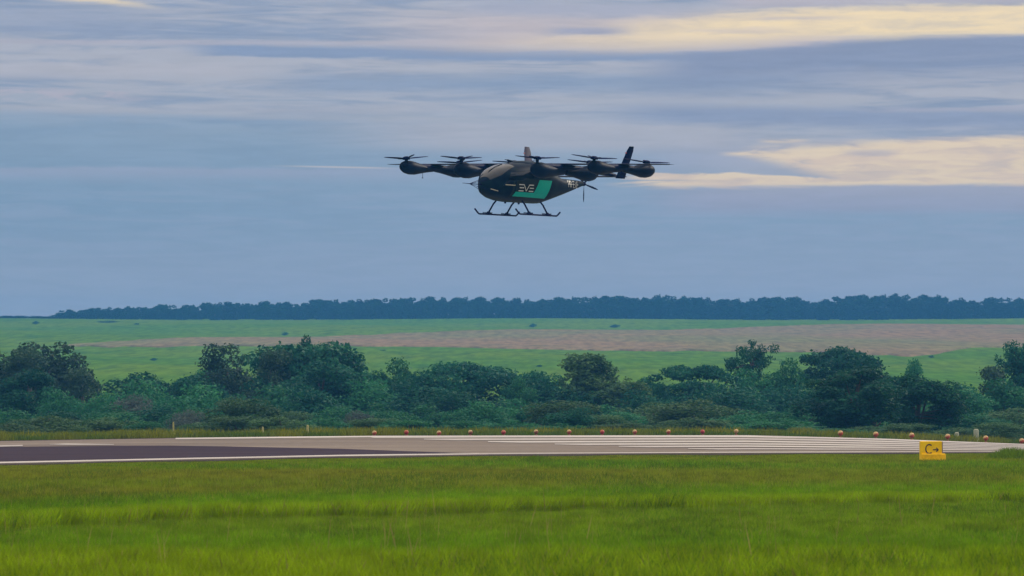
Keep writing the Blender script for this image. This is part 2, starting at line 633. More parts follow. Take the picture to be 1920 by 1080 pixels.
# ------------------------------------------------------------------ runway
def mat_pave(name, col, col2, rough, spec=0.5):
    m, T, bs, out = mat_base(name)
    tc = T.n('ShaderNodeTexCoord')
    p = tc.outputs['Object']
    n = T.noise(T.vscale(p, (0.035, 0.30, 0.1)), 1, 7, 0.7)
    n2 = T.noise(p, 2.2, 4, 0.6)
    c = T.mix(T.sm(n, 0.3, 0.7), col, col2)
    c = T.colscale(c, T.sm(n2, 0.2, 0.8, 0.82, 1.15))
    T.put(bs.inputs['Base Color'], c)
    bs.inputs['Roughness'].default_value = rough
    bs.inputs['Specular IOR Level'].default_value = spec
    return m


M_CONC = mat_pave('runway_concrete', (0.240, 0.205, 0.170), (0.150, 0.124, 0.110), 0.95, 0.05)
M_ASPH = mat_pave('runway_asphalt', (0.032, 0.021, 0.035), (0.048, 0.032, 0.044), 0.95, 0.05)
M_PAINT = mat_pave('runway_paint', (0.60, 0.58, 0.54), (0.32, 0.29, 0.29), 0.9, 0.1)
M_SOIL_SHADE = mat_pave('soil_and_shade', (0.055, 0.045, 0.055), (0.075, 0.065, 0.045), 1.0, 0.0)  # verge soil, and the painted shade below the grass ridge


def t2d(x, ty):
    """share of the runway's apparent height -> distance"""
    a, b = dn(x), df(x)
    y = I(x, XN, YN) + ty * (I(x, XF, YF) - I(x, XN, YN))
    t = np.linspace(0, 1, 201)
    D = a + t * (b - a)
    z = zn(x) + t * (zf(x) - zn(x))
    yy = HY + (CH - z) * FPX / D
    return float(np.interp(-y, -yy, D))


XR = np.arange(-1500, 3501, 20.0)
tag(sheet('runway', XR, lambda x: np.linspace(dn(x), df(x), 9), M_CONC, 0.012), 'pale concrete runway')


def strip(name, x0, x1, lo, hi, mat, dz, n=4, step=10.0, label=None):
    xs = np.arange(x0, x1 + 0.1, step)
    lf = lo if callable(lo) else (lambda x: lo)
    hf = hi if callable(hi) else (lambda x: hi)
    o = sheet(name, xs, lambda x: np.linspace(t2d(x, lf(x)), t2d(x, hf(x)), n), mat, dz)
    if label:
        o['label'] = label
    return o


AX = [-1500, -200, 0, 215, 320, 420, 640, 760, 853, 940]
AT = [.80, .77, .74, .70, .66, .59, .385, .235, .125, .04]
strip('asphalt_area', -1500, 935, 0.02, lambda x: float(I(x, AX, AT)), M_ASPH, 0.020, 8, label='dark purple grey asphalt wedge on the near side of the runway')


def stripes(name, x0, x1, lo, hi, label=None, slant=0.0):
    strip(name, x0, x1, lo, hi, M_PAINT, 0.030, 4, 5.0, label)


stripes('edge_line', -1500, 3500, 0.012, lambda x: 0.075 if x < 900 else 0.06, 'white edge line along the near side of the runway')
stripes('edge_line', 330, 3500, lambda x: .93 if x < 700 else .90, 1.0, 'white edge line along the far side of the runway')
for k, (x0, lo, hi) in enumerate(((795, .76, .845), (915, .615, .70), (1040, .475, .555), (1160, .335, .415), (1290, .195, .265))):
    stripes('threshold_stripe', x0, 3300, lambda x, lo=lo, hi=hi, x0=x0: lo + (hi - lo) * .5 * max(0, 1 - (x - x0) / 60), hi,
            'white threshold stripe, number %d counted from the far edge' % (k + 1))
stripes('painted_mark', -60, 45, .745, .80, 'white painted mark at the left edge of the photo')
stripes('painted_mark', 95, 215, lambda x: float(I(x, [95, 130, 215], [.80, .765, .735])), lambda x: float(I(x, [95, 130, 215], [.815, .83, .76])), 'tapering white painted mark on dark asphalt')
# dark strip between far runway side and the rough grass
sheet('far_verge', np.arange(-1500, 3501, 20.0), lambda x: np.linspace(df(x) + 0.02, df(x) + 5.5 + 1.5 * math.sin(x / 37), 4), M_SOIL_SHADE, 0.02)['label'] = 'dark verge behind the runway'
sheet('near_verge', np.arange(-1500, 3501, 20.0), lambda x: np.linspace(dn(x) - 3.0 - 1.2 * math.sin(x / 51), dn(x) - 0.02, 4), M_SOIL_SHADE, 0.012)['label'] = 'bare earth verge on the near side of the runway'


# ------------------------------------------------------------------ near grass
LX = [-800, 0, 300, 575, 960, 1280, 1440, 1920, 2720]
LY = [1012, 994, 982, 975, 967, 956.5, 952, 945, 938]


def mat_grass(name, rough=0.6):
    m, T, bs, out = mat_base(name)
    at = T.n('ShaderNodeAttribute', attribute_name='tint')
    c = at.outputs['Color']
    T.put(bs.inputs['Base Color'], c)
    bs.inputs['Roughness'].default_value = rough
    bs.inputs['Specular IOR Level'].default_value = 0.0
    tr = T.n('ShaderNodeBsdfTranslucent')
    T.put(tr.inputs['Color'], c)
    mx = T.n('ShaderNodeMixShader')
    mx.inputs[0].default_value = 0.35
    T.put(mx.inputs[1], bs.outputs[0])
    T.put(mx.inputs[2], tr.outputs[0])
    T.put(out.inputs['Surface'], mx.outputs[0])
    return m


M_GRASS = mat_grass('grass_blades')


def blades(name, x, D, h, w, col, lean=0.35, seg2=False):
    """numpy field of grass blades as one mesh"""
    n = len(x)
    a = (x - 960) / FPX
    bx, by = D * np.sin(a), D * np.cos(a)
    bz = ground_z(x, D) - 0.01
    th = RNG.random(n) * 2 * PI
    la = RNG.normal(0, lean, n)
    lb = RNG.normal(0, lean, n)
    wx, wy = np.cos(th) * w / 2, np.sin(th) * w / 2
    tipx, tipy = bx + la * h, by + lb * h
    tz = bz + h * (1 - 0.25 * np.minimum(la ** 2 + lb ** 2, 1))
    v = np.empty((n, 4, 3))
    v[:, 0] = np.stack([bx - wx, by - wy, bz], 1)
    v[:, 1] = np.stack([bx + wx, by + wy, bz], 1)
    mxx, myy, mzz = bx + (tipx - bx) * .52, by + (tipy - by) * .52, bz + (tz - bz) * .6
    v[:, 2] = np.stack([mxx + wx * .8, myy + wy * .8, mzz], 1)
    v[:, 3] = np.stack([tipx, tipy, tz], 1)
    idx = np.arange(n)[:, None] * 4
    f = (idx + np.array([[0, 1, 2, 3]])).reshape(-1, 4)
    me = mesh_np(name, v.reshape(-1, 3), f, M_GRASS)
    at = me.color_attributes.new('tint', 'FLOAT_COLOR', 'POINT')
    c4 = np.ones((n, 4, 4), np.float32)
    c4[:, :, :3] = col[:, None, :]
    at.data.foreach_set('color', c4.ravel())
    return link(name, me)


def grass():
    X, Dd = [], []
    xr = RNG.uniform(-800, 2720, 90000)
    X.append(xr)
    Dd.append(CH * FPX / (I(xr, LX, LY) - HY) + 5.0 * RNG.random(90000) ** 1.3)
    for d0, d1, dens in ((72, 96, 330), (96, 130, 330), (130, 165, 190), (165, 300, 110)):
        d = d0
        while d < d1:
            wide = d * (3520 / FPX)
            k = int(wide * 2 * dens)
            X.append(RNG.uniform(-800, 2720, k))
            Dd.append(RNG.uniform(d, d + 2, k))
            d += 2
    x, D = np.concatenate(X), np.concatenate(Dd)
    keep = D < dn(x) - 1.0 - 1.6 * vnoise(x / 25, D * 0 + 3, 11)
    x, D = x[keep], D[keep]
    wx = D * (x - 960) / FPX
    dl = CH * FPX / (I(x, LX, LY) - HY)
    dd = D - dl + 2.2 * (vnoise(wx / 1.3, D * 0 + 1.5, 20) - .5) + 1.6 * (vnoise(wx / .5, D * 0 + 1.5, 22) - .5)
    n1 = vnoise(wx / 3.0, D / 9.0, 12)
    n2 = vnoise(wx / 0.8, D / 2.4, 13)
    n3 = vnoise(wx / 9.0, D / 16.0, 14)
    soft = I(x, [0, 700, 1300, 1920], [1, 1, .75, .45])
    h = np.where(dd < 0, 0.13 + 0.05 * n2, 0.17 + (0.16 * soft * (0.6 + .7 * n2)) * np.exp(-np.maximum(dd, 0) / 7.0) + 0.06 * n1)
    h = h + np.clip((97 - D) / 14, 0, 1) * 0.16 * (0.4 + n2)
    h = h * RNG.uniform(0.6, 1.25, len(x)) * np.where(dd > 40, 0.85, 1.0)
    w = I(D, [70, 100, 130, 200], [0.009, 0.010, 0.016, 0.032])
    h = h * np.clip((dn(x) - 1.0 - D) / 22, .16, 1)
    g = np.array([0.115, 0.270, 0.003])
    yel = np.array([0.245, 0.370, 0.002])
    olive = np.array([0.195, 0.225, 0.014])
    dk = np.array([0.040, 0.130, 0.008])
    # colour zones: yellow green along the ridge, olive further out, fresh green in front
    fo = np.clip((dd - 12) / 14, 0, 1) * (0.35 + 0.9 * n3)
    fo = np.where(dd < 0, 0.42 * n3 * np.clip((D - 96) / 10, 0, 1) + .1, fo)
    fo *= 1 - 0.65 * np.clip(1 - np.abs(D - I(x, [0, 700, 1920], [172, 172, 180])) / 12, 0, 1) * (n1 > .4)
    fy = np.where(dd > 0, np.exp(-np.maximum(dd - 1, 0) / 9.0) * .85, 0.15 + 0.75 * np.clip((92 - D) / 9, 0, 1))
    fo, fy = np.clip(fo, 0, 1), np.clip(fy, 0, 1)
    c = g[None] * (1 - fy[:, None]) + yel[None] * fy[:, None]
    c = c * (1 - fo[:, None]) + olive[None] * fo[:, None]
    fd = (n1 * RNG.random(len(x)) > .55) * .7
    c = c * (1 - fd[:, None]) + dk[None] * fd[:, None]
    h = np.where((dd > -1.5 * soft) & (dd < 0), .035, h)
    dry = RNG.random(len(x)) < 0.06
    c[dry] = np.array([0.24, 0.22, 0.05])
    c *= (RNG.uniform(0.7, 1.3, len(x)) * (.72 + .56 * vnoise(wx / .32, D / 1.5, 15)))[:, None]
    shade_strip = sheet('ridge_shade', np.arange(-800, 2721, 8.0), lambda q: np.linspace(CH * FPX / (I(q, LX, LY) - HY) - 1.5, CH * FPX / (I(q, LX, LY) - HY) + .9, 4), M_SOIL_SHADE, .012)  # dark sheet that paints the shade at the foot of the taller grass
    shade_strip['label'] = 'painted dark shade line at the foot of the uncut grass ridge'
    tag(blades('grass', x, D, h, w, c, 0.26), 'green airfield grass with a taller uncut ridge across it', None, None, 'stuff')
    # dry seed stalks in front
    k = 1300
    D = RNG.uniform(78, 122, k)
    x = RNG.uniform(-800, 2720, k)
    cl = vnoise(x / 110, D * 0 + .5, 31)
    keep = RNG.random(k) < np.clip((cl - .35) * 2.2, 0.06, 1) * I(D, [78, 95, 122], [1, .8, .3])
    x, D = x[keep], D[keep]
    k = len(x)
    tint = np.array([[0.30, 0.27, 0.075]]) * RNG.uniform(.6, 1.2, (k, 1))
    o = blades('dry_stalks', x, D, RNG.uniform(.32, .80, k), np.full(k, .011), tint, 0.12)
    tag(o, 'thin straw coloured seed stalks standing in the near grass', None, None, 'stuff')
    # rough grass behind the runway
    k = 60000
    x = RNG.uniform(-600, 2500, k)
    D = df(x) + 3.5 + 34 * RNG.random(k) ** 1.4
    n1 = vnoise(x / 60, D / 6, 41)
    h = RNG.uniform(.15, .42, k) * (.5 + n1)
    f1 = np.clip((n1 - .3) * 1.6, 0, 1)[:, None]
    c = np.array([[.09, .15, .02]]) * (1 - f1) + np.array([[.21, .22, .02]]) * f1
    c *= RNG.uniform(.7, 1.25, (k, 1))
    tag(blades('rough_grass', x, D, h, np.full(k, .05), c, .3), 'rough grass along the far side of the runway', None, None, 'stuff')


grass()


def tussock(px, D, spread_px, depth, n, h, label):
    x = RNG.normal(px, spread_px, n)
    d = RNG.normal(D, depth, n)
    e = np.exp(-((x - px) / spread_px) ** 2 * .5)
    c = np.array([[.11, .19, .010]]) * RNG.uniform(.7, 1.3, (n, 1))
    o = blades('grass_tussock', x, d, h * e * RNG.uniform(.5, 1.2, n) + .05, np.full(n, .03), c, .35)
    tag(o, label, 'grass tussock', 'bright tussocks beside the runway')


tussock(1895, 194, 34, 1.6, 2600, .42, 'large bright green grass tussock right of the yellow sign')
tussock(1003, 181, 22, 1.2, 900, .26, 'small bright grass tussock at the runway verge, below the aircraft')


# ------------------------------------------------------------------ trees
def leaves(centers, radii, n_per, size, rng, flat=0.75, up=0.25, shell=0.55, asp=1.0):
    """leaf cards in clumps -> verts, quads, tint"""
    V, Tt = [], []
    for (c, r) in zip(centers, radii):
        k = max(8, int(n_per * r * r))
        d = rng.normal(size=(k, 3))
        d /= np.linalg.norm(d, axis=1)[:, None]
        rad = (shell + (1 - shell) * rng.random(k)) * r
        rad *= 1 + .25 * (rng.random(k) < .15)
        p = c[None] + d * rad[:, None] * np.array([[1, 1, flat]])
        nrm = d * .6 + rng.normal(size=(k, 3)) * .55 + np.array([[0, 0, up]])
        nrm /= np.linalg.norm(nrm, axis=1)[:, None]
        t = np.cross(nrm, rng.normal(size=(k, 3)))
        t /= np.linalg.norm(t, axis=1)[:, None] + 1e-9
        b = np.cross(nrm, t)
        s = size * rng.uniform(.6, 1.35, k)[:, None]
        q = np.stack([p - t * s, p - b * s * .55 * asp, p + t * s, p + b * s * .55 * asp], 1)
        V.append(q)
        Tt.append(np.clip(rng.normal(rng.random(), .12, k), 0, 1))
    V = np.concatenate(V)
    Tt = np.concatenate(Tt)
    n = len(V)
    return V.reshape(-1, 3), np.arange(n * 4).reshape(-1, 4), np.repeat(Tt, 4)


def leaf_mesh(name, centers, radii, n_per, size, mat, seed, **kw):
    rng = np.random.default_rng(seed)
    v, f, t = leaves(np.asarray(centers, float), np.asarray(radii, float), n_per, size, rng, **kw)
    me = mesh_np(name, v, f, mat)
    at = me.attributes.new('tint', 'FLOAT', 'POINT')
    at.data.foreach_set('value', t.astype(np.float32))
    return me


M_BARK = mat_simple('bark', (0.09, 0.075, 0.06), 0.95, 0, .3, 3.0, .1)
M_PALEBARK = mat_simple('pale_bark', (0.135, 0.13, 0.115), 0.95, 0, .3, 3.0, .1)
L_DARK = mat_leaf('leaf_dark', (0.009, 0.072, 0.049), (0.024, 0.132, 0.066))
L_MID = mat_leaf('leaf_mid', (0.017, 0.119, 0.061), (0.045, 0.198, 0.075))
L_BROWN = mat_leaf('leaf_brownish', (0.026, 0.070, 0.053), (0.052, 0.115, 0.062))
L_OLIVE = mat_leaf('leaf_olive', (0.039, 0.115, 0.048), (0.081, 0.164, 0.059))
L_GREY = mat_leaf('leaf_grey', (0.060, 0.092, 0.088), (0.100, 0.135, 0.118))
L_YEL = mat_leaf('leaf_yellowish', (0.085, 0.140, 0.028), (0.140, 0.185, 0.040))
L_FAR = mat_leaf('leaf_far', (0.001, 0.024, 0.024), (0.003, 0.050, 0.034))


def crown_points(kind, rng):
    """clump centres and radii for a crown about 10 m high"""
    C, R = [], []
    if kind == 'broad':
        for i in range(46):
            d = rng.normal(size=3)
            d /= np.linalg.norm(d)
            k = rng.uniform(.45, 1.0) ** .6
            lump = 1 + .22 * math.sin(3 * math.atan2(d[1], d[0]) + rng.random()) * (1 - abs(d[2]))
            C.append((d[0] * 3.5 * k * lump, d[1] * 3.5 * k * lump, 5.1 + d[2] * 4.3 * k))
            R.append(rng.uniform(.75, 1.55))
    elif kind == 'umbrella':
        for i in range(44):
            a, k = rng.random() * 2 * PI, math.sqrt(rng.random())
            lev = rng.choice([4.6, 6.0, 7.3, 8.4, 9.1], p=[.16, .2, .24, .24, .16])
            reach = {4.6: 3.6, 6.0: 4.6, 7.3: 4.5, 8.4: 3.7, 9.1: 2.3}[lev]
            C.append((math.cos(a) * reach * k, math.sin(a) * reach * k, lev - .5 * k * k + rng.normal() * .15))
            R.append(rng.uniform(.8, 1.5))
    elif kind == 'airy':
        for i in range(64):
            z = rng.uniform(1.6, 9.3)
            rr = I(z, [2, 4, 6.5, 8, 9.6], [2.4, 2.9, 2.1, 1.5, 1.2])
            a, k = rng.random() * 2 * PI, math.sqrt(rng.random())
            C.append((math.cos(a) * rr * k + .3, math.sin(a) * rr * k, z))
            R.append(rng.uniform(.55, 1.05))
    elif kind == 'column':
        for i in range(52):
            z = rng.uniform(1.2, 9.0)
            rr = I(z, [1, 3, 6, 8, 9.4], [2.2, 2.7, 2.6, 2.0, 1.0])
            a, k = rng.random() * 2 * PI, rng.random() ** .45
            C.append((math.cos(a) * rr * k, math.sin(a) * rr * k, z))
            R.append(rng.uniform(.6, 1.2))
    elif kind == 'bush':
        for i in range(30):
            d = rng.normal(size=3)
            d /= np.linalg.norm(d)
            k = rng.uniform(.4, 1.0)
            C.append((d[0] * 4.3 * k, d[1] * 3.6 * k, max(.6, 4.2 + d[2] * 4.4 * k)))
            R.append(rng.uniform(1.2, 2.3))
    elif kind == 'palm':
        for i in range(34):
            a = rng.random() * 2 * PI
            k = rng.random() ** .7
            C.append((math.cos(a) * 2.6 * k, math.sin(a) * 2.6 * k, 8.4 + rng.normal() * .6 - .8 * k * k))
            R.append(rng.uniform(.4, .8))
    return np.array(C), np.array(R)


def trunk_mesh(name, kind, C, rng, mat):
    b = MB()
    if kind == 'bush':
        for i in range(5):
            c = C[rng.integers(len(C))]
            b.tube([(c[0] * .1, c[1] * .1, -.3), (c[0] * .4, c[1] * .4, c[2] * .5), tuple(c)], [.16, .12, .05], 5)
    else:
        top = 7.2 if kind != 'palm' else 8.4
        b.tube([(0, 0, -.6), (.1, .05, 1.2), (-.08, .1, 3.5), (.12, -.06, top)], [.34, .26, .2, .08], 7)
        for i in range(9):
            c = C[rng.integers(len(C))]
            z0 = rng.uniform(1.6, 4.5) if kind != 'palm' else 7.6
            m = ((c[0]) * .45, c[1] * .45, z0 + (c[2] - z0) * .6)
            b.tube([(0, .05, z0), m, tuple(c)], [.13, .09, .035], 5)
    return b.mesh(name, mat)


CR = {}
CROWN_W = 1.28


def species(key, kind, leafmat, bark, seed, n_per, size, **kw):
    rng = np.random.default_rng(seed)
    C, R = crown_points(kind, rng)
    CR[key] = (leaf_mesh('crown', C, R, n_per, size, leafmat, seed + 1, **kw), trunk_mesh('trunk', kind, C, rng, bark),
               float((C[:, 2] + R * kw.get('flat', .75)).max()), float(np.abs(C[:, 0]).max() + .7))


for i in range(3):
    species('dark%d' % i, 'broad', L_DARK, M_BARK, 100 + i, 190, .175)
    species('mid%d' % i, 'broad', L_MID, M_BARK, 120 + i, 190, .175)
for i in range(2):
    species('umb%d' % i, 'umbrella', L_DARK, M_BARK, 140 + i, 170, .165, flat=.5)
    species('brown%d' % i, 'column', L_BROWN, M_PALEBARK, 150 + i, 180, .165)
    species('bush%d' % i, 'bush', L_MID, M_BARK, 170 + i, 85, .21)
    species('dkbush%d' % i, 'bush', L_DARK, M_BARK, 175 + i, 85, .21)
    species('olbush%d' % i, 'bush', L_OLIVE, M_BARK, 190 + i, 85, .21)
species('olive0', 'airy', L_OLIVE, M_PALEBARK, 160, 210, .16)
species('teal0', 'airy', L_MID, M_PALEBARK, 165, 180, .16)
species('grey0', 'bush', L_GREY, M_PALEBARK, 180, 75, .19)
species('yel0', 'bush', L_YEL, M_BARK, 183, 80, .20)
species('palm0', 'palm', L_DARK, M_BARK, 185, 190, .20, asp=.5)


def tree(name, key, px, ytop, D, wpx, label, cat='tree', group=None, rz=None, trunk=True):
    """a tree whose crown is wpx wide and reaches row ytop of the photo"""
    crown, tr, h0, w0 = CR[key]
    loc = pt(px, D)
    ztop = zat(D, ytop)
    sz = (ztop - loc[2]) / h0
    sx = (wpx * CROWN_W * D / FPX / 2) / w0
    o = empty(name, loc, random.random() * 6.28 if rz is None else rz)
    o.scale = (sx, sx, sz)
    tag(o, label, cat, group)
    link('crown', crown, o)
    if trunk:
        link('trunk', tr, o)
    return o


BAND = 'trees in the belt behind the runway'
trees = [
    # name, species, column, top row, distance, crown width, label
    ('broad_tree', 'brown0', 18, 656, 452, 135, 'brownish tree cut off by the left edge of the photo'),
    ('broad_tree', 'brown1', 92, 640, 456, 150, 'large round brownish tree with pale trunks, tallest at far left'),
    ('broad_tree', 'brown0', 158, 688, 448, 95, 'lower shoulder tree on the right side of the big brownish left tree'),
    ('broad_tree', 'dark0', 290, 697, 470, 175, 'low dark green tree left of the centre clump, above a grey shrub'),
    ('broad_tree', 'dark1', 372, 702, 440, 120, 'dark dense tree just right of the grey shrub'),
    ('tall_tree', 'brown1', 428, 642, 462, 110, 'tall narrow brownish tree with a square top, left of the highest one'),
    ('tall_tree', 'mid1', 395, 680, 475, 90, 'green tree filling the left flank of the narrow brownish tree'),
    ('tall_tree', 'dark2', 572, 638, 450, 165, 'wide dark tree under the knob, tallest broad crown of the belt'),
    ('tall_tree', 'brown0', 512, 652, 446, 90, 'brown tinged tree on the left flank of the highest tree'),
    ('tall_tree', 'brown1', 634, 662, 452, 90, 'brown tinged tree on the right flank of the highest tree'),
    ('broad_tree', 'mid2', 735, 671, 468, 110, 'grey green tree with a pointed top left of the long dark crown'),
    ('broad_tree', 'mid0', 690, 690, 455, 95, 'mid green tree in the dip right of the highest tree'),
    ('broad_tree', 'umb0', 868, 678, 448, 190, 'long flat dark crown below the aircraft nose'),
    ('broad_tree', 'dark1', 800, 694, 440, 120, 'dark tree under the left end of the long flat crown'),
    ('broad_tree', 'mid2', 965, 706, 432, 80, 'lighter green tree at the right end of the long flat crown'),
    ('broad_tree', 'dark2', 1008, 694, 446, 90, 'small dark tree on the left of the open gap in the belt'),
    ('airy_tree', 'olive0', 1116, 662, 440, 150, 'slender olive tree with a small tuft on top, under the aircraft tail'),
    ('airy_tree', 'olive0', 1160, 715, 436, 120, 'low olive tree on the right flank of the slender tufted tree'),
    ('broad_tree', 'mid1', 1218, 706, 470, 90, 'faint green tree between the olive tree and the dark clump'),
    ('broad_tree', 'umb1', 1305, 684, 452, 150, 'dark spreading tree left of the feathery palm-like tree'),
    ('palm_like_tree', 'palm0', 1410, 636, 462, 84, 'feathery round topped tree standing clear above the belt'),
    ('broad_tree', 'mid0', 1410, 690, 458, 120, 'green tree beneath the feathery topped tree'),
    ('broad_tree', 'mid2', 1478, 671, 460, 95, 'light green tree between the feathery and the umbrella crowned tree'),
    ('umbrella_tree', 'umb0', 1568, 650, 466, 150, 'flat umbrella crowned dark tree rising behind the widest tree'),
    ('spreading_tree', 'dark1', 1604, 684, 340, 150, 'widest layered dark tree of the belt with visible forked trunk'),
    ('spreading_tree', 'dark0', 1722, 698, 345, 128, 'dark layered tree right of the widest tree'),
    ('airy_tree', 'teal0', 1712, 672, 500, 60, 'thin pale tree top showing against the hillside, right of the umbrella tree'),
    ('broad_tree', 'mid1', 1800, 728, 404, 130, 'rounded green tree behind the yellow sign side of the belt'),
    ('broad_tree', 'mid0', 1880, 708, 412, 150, 'broad green tree at the right edge of the photo'),
    ('broad_tree', 'brown0', 1866, 684, 440, 90, 'brownish crown above the broad green tree at the right edge'),
    ('palm_like_tree', 'palm0', 1912, 630, 446, 80, 'dark ragged topped tree cut off by the right edge of the photo'),
    ('broad_tree', 'dark1', 1925, 665, 446, 80, 'dark crown under the ragged topped tree at the right edge'),
    ('broad_tree', 'dark0', 566, 627, 454, 62, 'small knob-like dark crown on top of the highest clump'),
    ('airy_tree', 'olive0', 1088, 702, 438, 110, 'olive tree body on the left flank of the slender tufted tree'),
    ('broad_tree', 'dark1', 52, 690, 430, 130, 'dark tree filling the foot of the big brownish left trees'),
    ('broad_tree', 'brown1', 128, 660, 458, 110, 'brownish crown joining the tallest far left tree to its right shoulder'),
    ('broad_tree', 'brown0', 60, 650, 450, 110, 'brownish crown just left of the tallest far left tree'),
    ('broad_tree', 'dark0', 600, 668, 440, 150, 'dark lower crown filling the foot of the highest tree'),
    ('broad_tree', 'umb0', 1640, 700, 350, 130, 'layered dark crown joining the widest tree to its right neighbour'),
    ('broad_tree', 'dark2', -70, 665, 455, 150, 'dark tree just left of the photo frame'),
    ('broad_tree', 'mid2', 2010, 690, 430, 160, 'green tree just right of the photo frame'),
]
for a in trees:
    tree(*a[:7], group=BAND)

# undergrowth: three rows of shrubs, each one a thing of its own
ORD = ['first', 'second', 'third', 'fourth', 'fifth', 'sixth', 'seventh', 'eighth', 'ninth', 'tenth', 'eleventh', 'twelfth', 'thirteenth', 'fourteenth',
       'fifteenth', 'sixteenth', 'seventeenth', 'eighteenth', 'nineteenth', 'twentieth', 'twenty-first', 'twenty-second', 'twenty-third', 'twenty-fourth',
       'twenty-fifth', 'twenty-sixth', 'twenty-seventh', 'twenty-eighth', 'twenty-ninth', 'thirtieth']
rs = random.Random(5)
WORD = {'bush': 'mid green', 'dkbush': 'dark green', 'olbush': 'olive green', 'grey': 'greyish mauve', 'yel': 'yellow green'}
rows = (('back', 425, 724, 84, 104, 16, ('dkbush', 'bush', 'dkbush', 'bush')),
        ('middle', 372, 757, 86, 96, 14, ('bush', 'olbush', 'bush', 'dkbush')),
        ('front', 325, 788, 84, 82, 10, ('olbush', 'bush', 'bush', 'olbush')))
for rn, D0, yt, step, wid, jit, kinds in rows:
    xx, i = -60.0, 0
    while xx < 2140:
        k = rs.choice(kinds)
        x = xx + rs.uniform(-12, 12)
        yy = yt + rs.uniform(-jit, jit) + I(x, [0, 600, 1300, 1700, 2000], [0, 0, -4, 0, 6])
        w = wid * rs.uniform(.95, 1.5)
        if rn != 'back' and 1500 < x < 1800:
            xx += step
            if rn == 'middle':
                continue
            yy += 14
        tree('shrub', k + str(rs.randrange(2)), x, yy, D0 + rs.uniform(-14, 14), w,
             '%s shrub, %s from the left in the %s row of undergrowth' % (WORD[k], ORD[i], rn), 'shrub', 'undergrowth behind the runway')
        if not (rn != 'back' and 1500 < x < 1800):
            xx += step
        i += 1
tree('grey_shrub', 'grey0', 252, 737, 392, 84, 'pale grey green shrub below the low dark tree at left', 'shrub', 'undergrowth behind the runway')
tree('grey_shrub', 'grey0', 350, 766, 352, 60, 'small pale grey green shrub above the left yellow post', 'shrub', 'undergrowth behind the runway')
tree('grey_shrub', 'grey0', 668, 768, 360, 56, 'pale grey shrub left of the first ball marker', 'shrub', 'undergrowth behind the runway')
tree('yellow_shrub', 'yel0', 290, 801, 318, 44, 'low yellow green shrub left of the left yellow post', 'shrub', 'undergrowth behind the runway')
tree('yellow_shrub', 'yel0', 1505, 800, 318, 60, 'low yellow green shrub in the gap of the ball marker row', 'shrub', 'undergrowth behind the runway')
tree('dark_shrub', 'dkbush1', 1075, 762, 322, 84, 'dark rounded bush close behind the runway below the olive tree', 'shrub', 'undergrowth behind the runway')

# bushes scattered over the hillside fields
for x, yb, w, h, t in ((70, 608, 16, 7, 'small dark bush at the far left of the hillside'), (205, 607, 44, 7, 'long dark scrub patch below the left end of the treeline'),
                       (258, 610, 14, 5, 'small bush right of the long scrub patch'), (628, 655, 8, 9, 'tiny bush in the fallow strip right of the highest tree'),
                       (719, 661, 15, 6, 'low dark bush on the lower edge of the fallow strip'), (1000, 611, 16, 6, 'small dark bush under the treeline below the aircraft'),
                       (1154, 612, 22, 5, 'flat dark bush under the treeline right of the aircraft'), (1012, 689, 16, 6, 'small bush on the pasture above the gap in the tree belt'),
                       (290, 675, 18, 5, 'flat bush on the pasture above the low dark tree'), (1745, 670, 14, 5, 'small dark bush at the lower right of the fallow strip'),
                       (535, 626, 14, 5, 'tiny bush on the upper pasture left of the highest tree')):
    D = float(hill_d(yb))
    tree('field_bush', 'bush%d' % (x % 2), x, yb - h * .85, D, w * .7, t, 'bush', 'bushes on the hillside')

# the treeline on the crest
FAR = []
for i in range(5):
    rng = np.random.default_rng(300 + i)
    C, R = [], []
    for k in range(46):
        d = rng.normal(size=3)
        d /= np.linalg.norm(d)
        q = rng.uniform(.4, 1)
        C.append((d[0] * 3.0 * q, d[1] * 2.6 * q, max(.8, 4.4 + d[2] * 4.8 * q)))
        R.append(rng.uniform(.6, 1.25))
    for k in range(9):
        a = k * 2 * PI / 9
        C.append((2.3 * math.cos(a), 2.0 * math.sin(a), .8))
        R.append(1.0)
    C, R = np.array(C), np.array(R)
    b = MB()
    b.tube([(0, 0, -.6), (.1, 0, 2.5), (-.1, 0, 7)], [.3, .22, .08], 5)
    for k in range(4):
        c = C[k]
        b.tube([(0, 0, 2.2), (c[0] * .5, c[1] * .5, 3.5 + c[2] * .2), tuple(c)], [.14, .09, .04], 4)
    FAR.append((leaf_mesh('crown', C, R, 55, .40, L_FAR, 310 + i), b.mesh('trunk', M_BARK), float((C[:, 2] + R * .75).max())))
SX = [-200, 0, 60, 100, 130, 200, 270, 400, 550, 700, 860, 1000, 1150, 1250, 1290, 1400, 1500, 1512, 1600, 1680, 1760, 1830, 1920, 2100]
SY = [600, 597, 595, 592, 584, 580, 575, 570, 566, 561, 559, 562, 557, 554, 559, 562, 558, 564, 557, 554, 557, 562, 560, 560]
